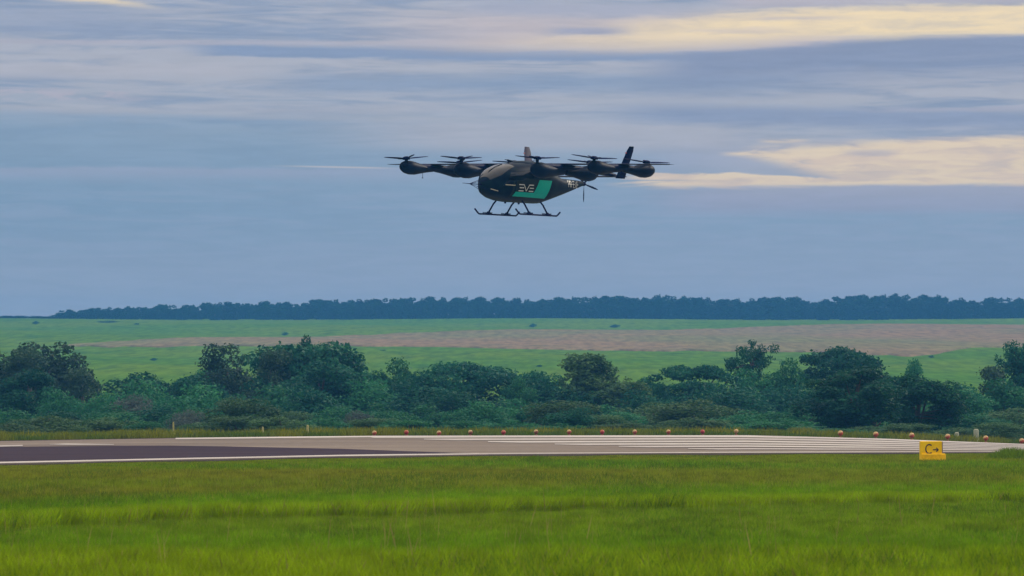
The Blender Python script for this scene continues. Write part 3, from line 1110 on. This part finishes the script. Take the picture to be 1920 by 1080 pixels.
for row, (D0, stp) in enumerate(((2470, 14.0), (2520, 15.5))):
    x = -120.0 + row * 8
    while x < 2050:
        xx = x + rs.uniform(-6, 6)
        D = D0 + rs.uniform(-14, 14)
        top = float(I(xx, SX, SY)) + rs.choice((-4, -2, -1, 0, 2, 4, 7, 10)) * (1 if xx > 120 else .4) * (.9 if row == 0 else .7)
        base = pt(xx, D)
        cr, tk, h0 = rs.choice(FAR)
        s = max(.12, (zat(D, top) - base[2]) / h0)
        o = empty('treeline_tree', base, rs.uniform(0, 6.28))
        g = rs.uniform(1.1, 1.55) * max(s, .75)
        o.scale = (g, g, s)
        if xx < 115:
            tag(o, 'very low tree tapering out the left end of the distant treeline', 'tree', 'low trees at the left end of the treeline')
        else:
            tag(o, 'dark blue green tree in the dense treeline on the skyline', 'tree', 'trees of the skyline treeline')
        link('crown', cr, o)
        link('trunk', tk, o)
        x += stp

# ------------------------------------------------------------------ ball markers, posts and sign along the runway
M_ORANGE = mat_simple('orange_paint', (0.46, 0.085, 0.025), .5, 0, .15)
M_RED = mat_simple('red_paint', (0.42, 0.030, 0.025), .5, 0, .15)
M_CREAM = mat_simple('cream_paint', (0.52, 0.34, 0.13), .5, 0, .12)
M_STEM = mat_simple('marker_stem', (0.30, 0.10, 0.05), .6, 0, .2)
M_POST = mat_simple('post_yellow', (0.34, 0.32, 0.12), .8, 0, .2)
M_POSTW = mat_simple('post_pale', (0.36, 0.38, 0.28), .8, 0, .2)
R_BALL = .108


def half(c, r, up, mat, name, parent, tilt):
    b = MB()
    b.sphere((0, 0, 0), r, 16, 7, *((0.25, 1.0) if up else (-1.0, 0.25)))
    R = Matrix.Rotation(tilt[0], 3, 'X') @ Matrix.Rotation(tilt[1], 3, 'Y')
    b.v = [tuple(R @ Vector(p) + Vector(c)) for p in b.v]
    return b.build(name, mat, parent)


def ball_marker(px, yc, r, top, bot, label):
    D = float(df(px)) + 1.2
    g = pt(px, D)
    zc = zat(D, yc) - g[2]
    o = empty('ball_marker', g, 0)
    tag(o, label, 'ball marker', 'two-tone ball markers behind the runway')
    b = MB()
    b.tube([(0, 0, -.05), (0, 0, zc - r * .8)], .035, 8)
    b.build('stem', M_STEM, o)
    b = MB()
    b.tube([(0, 0, -.02), (0, 0, .05)], [.11, .09], 10)
    b.build('base', M_STEM, o)
    half((0, 0, zc), r, True, top, 'upper_shell', o, (.05, -.45))
    half((0, 0, zc), r, False, bot, 'lower_shell', o, (.05, -.45))


balls = [(702, 811.5, 1, 'yellowish orange ball marker, leftmost of the row'), (762, 810.5, 2, 'rust red ball marker, second from the left'),
         (823, 811.5, 1, 'orange ball marker with dark foot, third from the left'), (882, 810.5, 0, 'cream topped ball marker, fourth from the left'),
         (944, 810.5, 2, 'rust red ball marker below the aircraft skids'), (1005, 809.5, 0, 'cream topped ball marker just right of the aircraft skids'),
         (1067, 809.5, 1, 'orange topped ball marker in front of the dark rounded bush'), (1129, 810, 2, 'rust red ball marker in front of the olive tree'),
         (1190, 809.5, 1, 'orange ball marker two left of the bright red one'), (1253, 809.5, 1, 'orange ball marker next left of the bright red one'),
         (1317, 809.5, 3, 'bright red ball marker, the reddest of the row'), (1380, 808.5, 4, 'whitish ball marker right of the bright red one'),
         (1575, 812, 1, 'brownish orange ball marker, first after the gap in the row'), (1641, 814, 1, 'brownish orange ball marker under the widest tree'),
         (1708, 816, 1, 'brownish orange ball marker left of the yellow sign'), (1775, 818, 1, 'brownish orange ball marker right above the yellow sign'),
         (1846, 821, 1, 'brownish orange ball marker beside the pale post'), (1913, 826, 1, 'ball marker nearest the right edge of the photo')]
for px_, yc_, k, t in balls:
    tp, bt = {0: (M_CREAM, M_STEM), 1: (M_CREAM, M_ORANGE), 2: (M_ORANGE, M_RED), 3: (M_RED, M_RED), 4: (M_CREAM, M_CREAM)}[k]
    ball_marker(px_, yc_, R_BALL if px_ < 1500 else .135, tp, bt, t)


def post(px, ytop, D, r, mat, label):
    g = pt(px, D)
    h = zat(D, ytop) - g[2]
    o = empty('marker_post', g)
    tag(o, label, 'post', 'short posts behind the runway')
    b = MB()
    b.tube([(0, 0, -.2), (0, 0, h * .95), (0, 0, h)], [r, r, r * .75], 8)
    b.build('shaft', mat, o)
    b = MB()
    b.tube([(0, 0, h), (0, 0, h + .03)], [r * .9, r * .5], 8)
    b.build('cap', mat, o)


post(326, 792, 268, .04, M_POST, 'thin yellowish post, leftmost of the three left posts')
post(493, 801, 270, .045, M_POST, 'short yellowish post, middle of the three left posts')
post(577, 798, 270, .055, M_POST, 'pale yellowish post nearest the ball marker row')
post(1792, 811, 304, .12, M_POSTW, 'short stubby pale post right above the yellow sign')
post(1828, 805, 303, .14, M_POSTW, 'taller wide pale post between two right ball markers')

M_YEL = mat_simple('sign_yellow', (0.95, 0.59, 0.001), .6, 0, .1, 5, .1)
M_YEL2 = mat_simple('sign_yellow_base', (0.93, 0.54, 0.001), .6, 0, .14, 5, .1)
M_BLK = mat_simple('sign_black', (0.045, 0.022, 0.010), .6, 0, .1)
M_LEG_SHADE = mat_simple('sign_leg_shade', (0.30, 0.20, 0.16), .6, 0, .15)  # leg colour, also the shade painted on the box's side face


def build_sign():
    D = 187.0
    k = D / FPX
    g = pt(1745, D)
    o = empty('taxiway_sign', g, math.radians(13))
    tag(o, 'yellow taxiway sign with letter C and arrow, at the right runway edge', 'sign')
    zb = zat(D, 863) - g[2]
    W, H, T = 40 * k / math.cos(.22), 36 * k, .20
    b = MB()
    b.box((-.03, 0, zb + H / 2 + .005), (W, T, H), None, .018)
    b.build('panel', M_YEL, o, True, .5)
    b = MB()
    b.box((-.03 + W / 2 + .012, .0, zb + H / 2), (.022, T * 1.05, H * .98), None, 0)  # side face of the yellow box, its shade put into the colour
    b.build('shaded_side', M_LEG_SHADE, o)
    b = MB()
    b.box((.03, -.03, zb + .11), (W + .10, T + .10, .24), None, .03)
    b.build('base', M_YEL2, o, True, .5)
    for sx in (-1, 1):
        b = MB()
        b.tube([(sx * .26, 0, -.2), (sx * .26, 0, zb + .05)], .03, 8)
        b.build('leg', M_LEG_SHADE, o)
    yf = -T / 2 - .006
    # letter C: arc of short bars
    b = MB()
    cx, cz, R0, R1 = -.11, zb + H * .60, .125, .17
    seg = [math.radians(a) for a in range(50, 311, 20)]
    v, f = [], []
    for a in seg:
        for r in (R0, R1):
            for yy in (yf, yf + .008):
                v.append((cx + r * .82 * math.cos(a), yy, cz + r * math.sin(a)))
    for i in range(len(seg) - 1):
        q = i * 4
        f += [(q, q + 2, q + 6, q + 4), (q + 1, q + 5, q + 7, q + 3), (q, q + 4, q + 5, q + 1), (q + 2, q + 3, q + 7, q + 6)]
    f += [(0, 1, 3, 2), (len(v) - 4, len(v) - 2, len(v) - 1, len(v) - 3)]
    b.raw(v, f)
    b.build('letter', M_BLK, o, False)
    b = MB()
    az_ = zb + H * .56
    b.box((.10, yf + .004, az_), (.17, .008, .035))
    for s in (-1, 1):
        b.box((.165, yf + .0035, az_ + s * .030), (.10, .0085, .034), Matrix.Rotation(s * .72, 3, 'Y'))
    b.build('arrow', M_BLK, o, False)


build_sign()

# ------------------------------------------------------------------ the aircraft (local x forward, y to its left, z up; origin at the belly above the skids)
AD, AS = 248.0, 43.0
ath = math.radians(54)
air = empty('hovering_aircraft', ((970 - 960) * AD / FPX, AD, zat(AD, 380)))
air.rotation_euler = (math.radians(-1.2), math.radians(-0.6), PI + ath)
tag(air, 'dark multi-rotor aircraft on skids hovering nose-left above the runway', 'aircraft')


def mat_body():
    m, T, bs, out = mat_base('aircraft_paint')
    tc = T.n('ShaderNodeTexCoord')
    n = T.noise(tc.outputs['Object'], 1.8, 4, 0.55)
    c = T.mix(T.sm(n, .4, .62), (0.001, 0.007, 0.022), (0.004, 0.015, 0.028))
    T.put(bs.inputs['Base Color'], c)
    bs.inputs['Roughness'].default_value = 0.42
    bs.inputs['Specular IOR Level'].default_value = 0.03
    return m


M_BODY = mat_body()
M_DOOR = mat_simple('door_paint', (0.014, 0.022, 0.022), .45, 0, .4, 2.5, .15)
M_NAVY = mat_simple('navy_paint', (0.001, 0.005, 0.040), .42, 0, .2, 2.0, .04)
M_PODS = mat_simple('pod_paint', (0.001, 0.007, 0.026), .4, 0, .5, 2.0, .04)
M_BLADE = mat_simple('rotor_carbon', (0.001, 0.004, 0.048), .5, 0, .2, 3.0, .04)
M_GLASS = mat_simple('canopy_glass', (0.004, 0.009, 0.018), .10, 0, .1, 2.0, .42)
M_GREEN = mat_simple('green_flash', (0.001, 0.42, 0.35), .5, 0, .08, 5.0, .1)
M_LETTER = mat_simple('pale_lettering', (0.62, 0.64, 0.62), .5, 0, .1)
M_TRIM = mat_simple('bright_trim', (0.55, 0.52, 0.40), .35, 0, .1)
M_SKID = mat_simple('skid_metal', (0.004, 0.002, 0.040), .5, 0, .2, 6.0, .08)
M_FINT = mat_simple('fin_grey', (0.045, 0.038, 0.070), .45, 0, .3, 2.0, .1)

FS = [2.64, 2.58, 2.45, 2.2, 1.8, 1.3, .8, .2, -.5, -1.15, -1.6, -2.1, -2.7, -3.5, -4.2, -4.75, -4.85]
FW = [.03, .16, .34, .54, .72, .86, .92, .95, .95, .92, .86, .78, .66, .47, .29, .15, .10]
FB = [.66, .53, .38, .23, .11, .03, .0, .0, .0, .0, .11, .235, .385, .58, .755, .89, .93]
FT = [.74, .90, 1.05, 1.24, 1.45, 1.60, 1.69, 1.75, 1.77, 1.72, 1.58, 1.38, 1.19, 1.16, 1.14, 1.11, 1.07]
FSr, FWr, FBr, FTr = FS[::-1], FW[::-1], FB[::-1], FT[::-1]


def sm_interp(x, xs, ys):
    """Catmull-Rom style smooth interpolation"""
    xs, ys = np.asarray(xs), np.asarray(ys)
    m = np.gradient(ys, xs)
    i = int(np.clip(np.searchsorted(xs, x) - 1, 0, len(xs) - 2))
    h = xs[i + 1] - xs[i]
    t = min(max((x - xs[i]) / h, 0), 1)
    return ((2 * t ** 3 - 3 * t ** 2 + 1) * ys[i] + (t ** 3 - 2 * t ** 2 + t) * h * m[i] + (-2 * t ** 3 + 3 * t ** 2) * ys[i + 1] + (t ** 3 - t ** 2) * h * m[i + 1])


def prof(f):
    w, b, t = I(f, FSr, FWr), I(f, FSr, FBr), I(f, FSr, FTr)
    return w, b, t


EXPN = 2.7


def side_p(f, z):
    w, b, t = prof(f)
    zm, h = (b + t) / 2, (t - b) / 2
    k = min(abs((z - zm) / h), .995)
    return w * (1 - k ** EXPN) ** (1 / EXPN)


def side_pt(f, z, off, side=1):
    e = .02
    p = side_p(f, z)
    dpf = (side_p(f + e, z) - side_p(f - e, z)) / (2 * e)
    dpz = (side_p(f, z + e) - side_p(f, z - e)) / (2 * e)
    nrm = Vector((-dpf, 1, -dpz)).normalized()
    q = Vector((f, p, z)) + nrm * off
    return (q[0], q[1] * side, q[2])


def ring(f, grow=0.0, a0=0.0, a1=2 * PI, n=40, full=True):
    w, b, t = prof(f)
    zm, h = (b + t) / 2, (t - b) / 2
    out = []
    for i in range(n if full else n + 1):
        a = a0 + (a1 - a0) * i / n
        c, s = math.cos(a), math.sin(a)
        out.append((f, (w + grow) * math.copysign(abs(c) ** (2 / EXPN), c), zm + (h + grow) * math.copysign(abs(s) ** (2 / EXPN), s)))
    return out


def build_fuselage():
    b = MB()
    fs = sorted(set(FS + [2.52, 2.33, 2.0, 1.55, 1.05, .5, -.15, -.85, -3.1, -3.85, -4.5]), reverse=True)
    b.loft([ring(f) for f in fs])
    return b.build('fuselage', M_BODY, air, True, .9)


build_fuselage()


def patch(name, quad, mat, off, side=1, n=10, m=10, parent=None):
    """a panel laid on the fuselage side; quad = four (f, z) corners"""
    v, f = [], []
    for i in range(n + 1):
        u = i / n
        for j in range(m + 1):
            t = j / m
            F = (quad[0][0] * (1 - u) + quad[1][0] * u) * (1 - t) + (quad[3][0] * (1 - u) + quad[2][0] * u) * t
            Z = (quad[0][1] * (1 - u) + quad[1][1] * u) * (1 - t) + (quad[3][1] * (1 - u) + quad[2][1] * u) * t
            v.append(side_pt(F, Z, off, side))
    for i in range(n):
        for j in range(m):
            a = i * (m + 1) + j
            q = (a, a + m + 1, a + m + 2, a + 1)
            f.append(q if side > 0 else q[::-1])
    b = MB()
    b.raw(v, f)
    return b, name, mat, parent or air


def patches(name, quads, mat, off, side=1, parent=None, n=10, m=10):
    B = MB()
    for q in quads:
        b, *_ = patch(name, q, mat, off, side, n, m)
        B.raw(b.v, b.f)
    return B.build(name, mat, parent or air, True, .6)


for m_ in (M_BODY, M_PODS, M_NAVY, M_BLADE, M_DOOR, M_SKID):
    for nd in m_.node_tree.nodes:
        if nd.type == 'BSDF_PRINCIPLED':
            nd.inputs['IOR'].default_value = 1.16
            nd.inputs['Specular IOR Level'].default_value = 0.22

# doors, glass
for sd in (1, -1):
    door = patches('door', [[(1.50, .17), (-.98, .14), (-1.32, 1.02), (1.42, 1.02)]], M_DOOR, .006, sd)
    patches('side_window', [[(2.02, .62), (1.62, .86), (1.05, 1.28), (1.50, 1.26)], [(1.60, .87), (.15, 1.06), (-.05, 1.42), (1.03, 1.29)]], M_GLASS, .009, sd, None, 8, 8)
b = MB()
rings = []
for f_ in (2.47, 2.4, 2.3, 2.15, 2.0, 1.85, 1.7, 1.55, 1.4, 1.25, 1.1):
    lo = I(f_, [1.1, 1.5, 2.0, 2.47], [.95, .82, .55, .50])
    rings.append(ring(f_, .010, lo, PI - lo, 20, False))
b.loft(rings, False, False)
b.build('windscreen', M_GLASS, air, True, .9)
b = MB()
b.tube([(2.42, .0, 1.045), (2.1, 0, 1.325), (1.7, 0, 1.515), (1.2, 0, 1.645)], .014, 6)
b.build('windscreen_post', M_BODY, air)
patches('trim_strip', [[(1.86, .70), (1.34, .695), (1.34, .73), (1.86, .735)]], M_TRIM, .013)
patches('trim_strip', [[(2.43, .505), (2.14, .42), (2.14, .45), (2.43, .535)]], M_TRIM, .013)

# green flash with its bars, then the lettering
fl = patches('green_flash', [[(1.36, .245), (-.95, .215), (-1.02, .425), (1.28, .44)], [(.04, .437), (-1.02, .425), (-1.30, 1.0), (-.30, 1.0)]], M_GREEN, .012)


def bars(name, polys, off, th, mat, parent=None):
    """strokes given as (f0,z0,f1,z1,width) on the fuselage side"""
    B = MB()
    for (f0, z0, f1, z1, w) in polys:
        d = Vector((f1 - f0, z1 - z0))
        nv = Vector((-d.y, d.x)).normalized() * w / 2
        q = [(f0 + nv.x, z0 + nv.y), (f1 + nv.x, z1 + nv.y), (f1 - nv.x, z1 - nv.y), (f0 - nv.x, z0 - nv.y)]
        b, *_ = patch(name, q, mat, off, 1, 3, 1)
        B.raw(b.v, b.f)
    return B.build(name, mat, parent or air, False)


def emblem():
    z0, z1 = .49, .755
    zm = (z0 + z1) / 2
    w = .042
    st = []
    for (a, e) in ((1.12, .80), (.44, .12)):        # the two barred letters
        st += [(a, z1, e, z1, w), (a - .04, zm, e, zm, w), (a, z0, e, z0, w)]
    st += [(.80, z1, .62, z0, w), (.62, z0, .44, z1, w)]
    bars('emblem_lettering', st, .018, 0, M_LETTER)


emblem()


def registration(text, f0, f1, z0, z1):
    g = {'P': [(0, 0, 0, 1), (0, 1, .8, 1), (.8, 1, .8, .5), (.8, .5, 0, .5)],
         'R': [(0, 0, 0, 1), (0, 1, .8, 1), (.8, 1, .8, .5), (.8, .5, 0, .5), (.3, .5, .85, 0)],
         '-': [(.1, .5, .7, .5)], 'E': [(0, 0, 0, 1), (0, 1, .8, 1), (0, .5, .7, .5), (0, 0, .8, 0)],
         'V': [(0, 1, .42, 0), (.42, 0, .85, 1)]}
    adv = {'-': .85}
    tot = sum(adv.get(c, 1.15) for c in text)
    k = (f1 - f0) / tot
    st, x = [], 0.0
    for c in text:
        for (a, b_, c_, d) in g[c]:
            st.append((f0 + (x + a) * k, z0 + (z1 - z0) * b_, f0 + (x + c_) * k, z0 + (z1 - z0) * d, .034))
        x += adv.get(c, 1.15)
    bars('registration_lettering', st, .010, 0, M_LETTER)


registration('PR-EVE', -2.98, -4.16, .79, 1.06)


def wing():
    b = MB()
    rings = []
    for p in np.linspace(-7.5, 7.5, 25):
        k = abs(p) / 7.5
        ch = 1.30 - .55 * k
        th = .22 - .12 * k
        if k > .99:
            th *= .5
        le = -.74 + ch * .42
        z = 1.70 + .0 * k
        sec = []
        for u in (0, .03, .1, .25, .45, .7, 1.0):
            yt = th * 2.2 * (.30 * math.sqrt(u) - .13 * u - .35 * u * u + .28 * u ** 3 - .10 * u ** 4)
            sec.append((le - ch * u, p, z + max(yt, .006)))
        for u in (.7, .45, .25, .1, .03):
            yt = th * 1.6 * (.30 * math.sqrt(u) - .13 * u - .35 * u * u + .28 * u ** 3 - .10 * u ** 4)
            sec.append((le - ch * u, p, z - max(yt, .006)))
        rings.append(sec)
    b.loft(rings)
    w = b.build('wing', M_NAVY, air, True, .8)
    for p0, p1 in ((2.6, 4.5), (-4.5, -2.6), (5.6, 7.1), (-7.1, -5.6)):
        b = MB()
        pm = (p0 + p1) / 2
        b.box((-.74 - .47, pm, 1.712), (.26, p1 - p0, .03), None, .008)
        b.build('flap', M_BODY, w)
    # fairing carrying the wing over the cabin
    b = MB()
    rr = []
    for f_, hw, zz in ((.55, .10, 1.70), (.35, .40, 1.77), (0, .58, 1.83), (-.7, .62, 1.86), (-1.3, .5, 1.80), (-1.9, .22, 1.55)):
        rr.append([(f_, hw * math.cos(a), 1.45 + (zz - 1.45) * max(math.sin(a), 0) ** .6) for a in [PI * i / 12 for i in range(13)]])
    b.loft(rr, False, False)
    b.build('wing_fairing', M_BODY, air, True, .9)
    return w


wing()


def pod_mesh(flip):
    """motor pod, blunt end first"""
    st = [(0.0, .02), (.04, .12), (.14, .21), (.32, .285), (.62, .32), (.95, .30), (1.35, .235), (1.85, .165), (2.35, .115)]
    b = MB()
    rr = []
    for u, r in st:
        x = -u if not flip else u
        rr.append([(x, r * .92 * math.cos(a), r * (1.0 if math.sin(a) < 0 else .92) * math.sin(a) - .05 * min(u, 1)) for a in [2 * PI * k / 18 for k in range(18)]])
    if flip:
        rr = [list(reversed(r)) for r in rr]
    b.loft(rr)
    return b.mesh('motor_pod', M_PODS, True, .9)


POD_F, POD_R = pod_mesh(False), pod_mesh(True)


def blade_mesh():
    b = MB()
    rr = []
    for r, ch, tw in ((.10, .07, .30), (.22, .13, .28), (.45, .155, .20), (.7, .14, .13), (.93, .10, .09), (1.02, .05, .08)):
        z = math.tan(.075) * r
        c, s = math.cos(tw), math.sin(tw)
        sec = []
        for (u, v) in ((.5, 0), (.2, .10), (-.2, .08), (-.5, 0), (-.2, -.05), (.2, -.06)):
            uu, vv = u * ch * 1.45, v * ch * 2.0
            sec.append((r, uu * c - vv * s, z + uu * s + vv * c))
        rr.append(sec)
    b.loft(rr)
    return b.mesh('blade', M_BLADE, True, .8)


BLADE = blade_mesh()


def rotor_hub_mesh():
    b = MB()
    b.tube([(0, 0, -.20), (0, 0, -.03)], .07, 10)
    b.tube([(0, 0, -.05), (0, 0, -.04), (0, 0, .06), (0, 0, .10)], [.11, .17, .16, .08], 16)
    for k in range(4):
        a = k * PI / 2
        b.box((.10 * math.cos(a), .10 * math.sin(a), .01), (.16, .06, .05), Matrix.Rotation(a, 3, 'Z'))
    return b.mesh('rotor', M_BLADE, True, .6)


HUB = rotor_hub_mesh()


def add_rotor(f, p, z, cant, phase):
    h = link('rotor', HUB, air)
    h.location = (f, p, z)
    h.rotation_euler = (cant, 0, 0)
    for k in range(4):
        bl = link('blade', BLADE, h)
        bl.rotation_euler = (0, 0, phase + k * PI / 2)


IMG = math.radians(126)         # blade direction lying across the line of sight
for p, cant, ph in ((-5.05, .09, (.35, .2)), (-2.05, .02, (.5, -.3)), (2.05, -.03, (-.35, .25)), (5.05, -.09, (.25, .08))):
    bo = MB()
    rear = -3.0 if abs(p) > 3 else -4.45
    zr = 1.47 if abs(p) > 3 else 1.36
    bo.tube([(1.3, p, 1.55), (0, p, 1.55), (-1.6, p, 1.53), (-2.6, p, 1.50), (rear, p, zr)], [.12, .15, .15, .13, .08], 14)
    bm = bo.build('boom', M_NAVY, air, True, .8)
    for me, x in ((POD_F, 1.80), (POD_R, -3.05)):
        q = link('motor_pod', me, bm)
        q.location = (x, p, 1.53 if abs(p) > 3 else 1.42)
        if abs(p) < 3:
            q.scale = (1.0, 1.1, 1.14)
    py_ = MB()
    py_.box((-.72, p, 1.64), (.8, .16, .10), None, .03)
    py_.build('wing_mount', M_BODY, bm)
    add_rotor(1.42, p, 1.87, cant, IMG + ph[0])
    add_rotor(-2.52, p, 1.85, cant, IMG + ph[1])

# tail
b = MB()
rr = []
for p in np.linspace(-2.55, 2.55, 9):
    rr.append([(-4.02, p, 1.305), (-4.2, p, 1.345), (-4.6, p, 1.32), (-4.72, p, 1.305), (-4.6, p, 1.293), (-4.2, p, 1.268)])
b.loft(rr)
b.build('tailplane', M_NAVY, air, True, .8)
for sd in (-1, 1):
    b = MB()
    rr = []
    for u in np.linspace(0, 1, 8):
        z = 1.22 + 1.42 * u
        p = sd * (2.44 + .40 * u)
        ch = .72 - .26 * u if u < .95 else .34
        fm = -4.28 - .26 * u
        rr.append([(fm + ch * a, p + q * (.9 - .3 * u), z) for a, q in ((.5, 0), (.3, .035), (-.1, .04), (-.5, .004), (-.1, -.04), (.3, -.035))])
    b.loft(rr if sd > 0 else [list(reversed(r)) for r in rr])
    fin = b.build('fin', M_FINT if sd < 0 else M_NAVY, air, True, .8)
    if sd < 0:
        fin['label'] = 'lighter grey purple fin'
    b = MB()
    b.tube([(-4.27, sd * 2.755, 2.34), (-4.19, sd * 2.755, 2.345)], .022, 6)
    b.build('fin_lamp', M_RED, fin)

# pusher propeller
hub = MB()
hub.tube([(-4.82, 0, 1.0), (-4.98, 0, 1.0), (-5.06, 0, 1.0), (-5.14, 0, 1.0)], [.09, .095, .07, .015], 12)
pr = hub.build('pusher_propeller', M_BLADE, air)
for k in range(5):
    a = math.radians(-90 + 72 * k)
    b = MB()
    rr = []
    for r, ch, tw in ((.05, .06, .9), (.2, .10, .75), (.45, .11, .5), (.66, .085, .4), (.80, .03, .35)):
        c, s = math.cos(tw), math.sin(tw)
        sec = []
        for (u, v) in ((.5, 0), (.1, .09), (-.5, 0), (.1, -.05)):
            uu, vv = u * ch, v * ch
            tx, ax = uu * c - vv * s, uu * s + vv * c
            sec.append((-4.99 + ax, r * math.cos(a) - tx * math.sin(a), 1.0 + r * math.sin(a) + tx * math.cos(a)))
        rr.append(sec)
    b.loft(rr)
    b.build('blade', M_BLADE, pr, True, .8)

# skids
for sd in (-1, 1):
    b = MB()
    p = 1.1 * sd
    b.tube([(1.62, p, -.32), (1.40, p, -.48), (1.30, p, -.53), (0, p, -.53), (-1.42, p, -.53), (-1.52, p, -.48), (-1.68, p, -.36)], .036, 8)
    sk = b.build('skid', M_SKID, air)
    for f_ in (.62, -.74):
        b = MB()
        b.tube([(f_, p, -.50), (f_, p * .97, -.42), (f_, sd * .84, -.08), (f_, sd * .70, .06)], .038, 8)
        b.build('leg', M_SKID, sk)
        b = MB()
        b.box((f_, p, -.49), (.30, .10, .10), None, .03)
        b.box((f_, p * .985, -.43), (.15, .09, .06), None, .02)
        for e in (-.26, -.19, .22, .30, .38):
            b.box((f_ + e, p, -.475), (.02, .03, .07))
        b.build('clamp', M_SKID, sk)

# nose boom with its braces, small aerials
b = MB()
b.tube([(2.55, 0, .70), (3.6, 0, .70), (4.05, 0, .71)], [.022, .016, .008], 6)
nb = b.build('nose_probe', M_SKID, air)
for q in ((2.45, .22, .92), (2.45, -.22, .92), (2.45, .2, .46), (2.45, -.2, .46)):
    b = MB()
    b.tube([(3.55, 0, .70), q], .011, 5)
    b.build('brace', M_SKID, nb)
b = MB()
b.tube([(.62, -.1, 1.70), (.60, -.1, 1.86)], .018, 6)
b.tube([(.60, -.1, 1.85), (.86, -.1, 1.84)], .016, 6)
b.build('roof_aerial', M_SKID, air)
b = MB()
b.tube([(.2, -5.05, 1.3), (.2, -5.05, 1.08)], .010, 5)
b.box((.2, -5.05, 1.07), (.08, .03, .03))
b.build('pod_aerial', M_SKID, air)
for f_ in (-.1, .9, -2.0):
    b = MB()
    w_, b_, t_ = prof(f_)
    b.box((f_, 0, b_ - .03), (.12, .03, .08), None, .008)
    b.build('belly_aerial', M_SKID, air)

# ------------------------------------------------------------------ the air between here and the hill
hz = MB()
hz.box((0, 0, (-8.5 + 60) / 2), (9000, 9000, 68.5))
HAZE = 0.00019
m = bpy.data.materials.new('haze_air')
m.use_nodes = True
T = NT(m.node_tree)
pv = T.n('ShaderNodeVolumePrincipled')
pv.inputs['Color'].default_value = (0.10, 0.41, 1.0, 1)
pv.inputs['Density'].default_value = HAZE
T.put(T.n('ShaderNodeOutputMaterial').inputs['Volume'], pv.outputs[0])
ho = hz.build('haze', m, None, False)
tag(ho, 'thin blue evening haze', None, None, 'stuff')
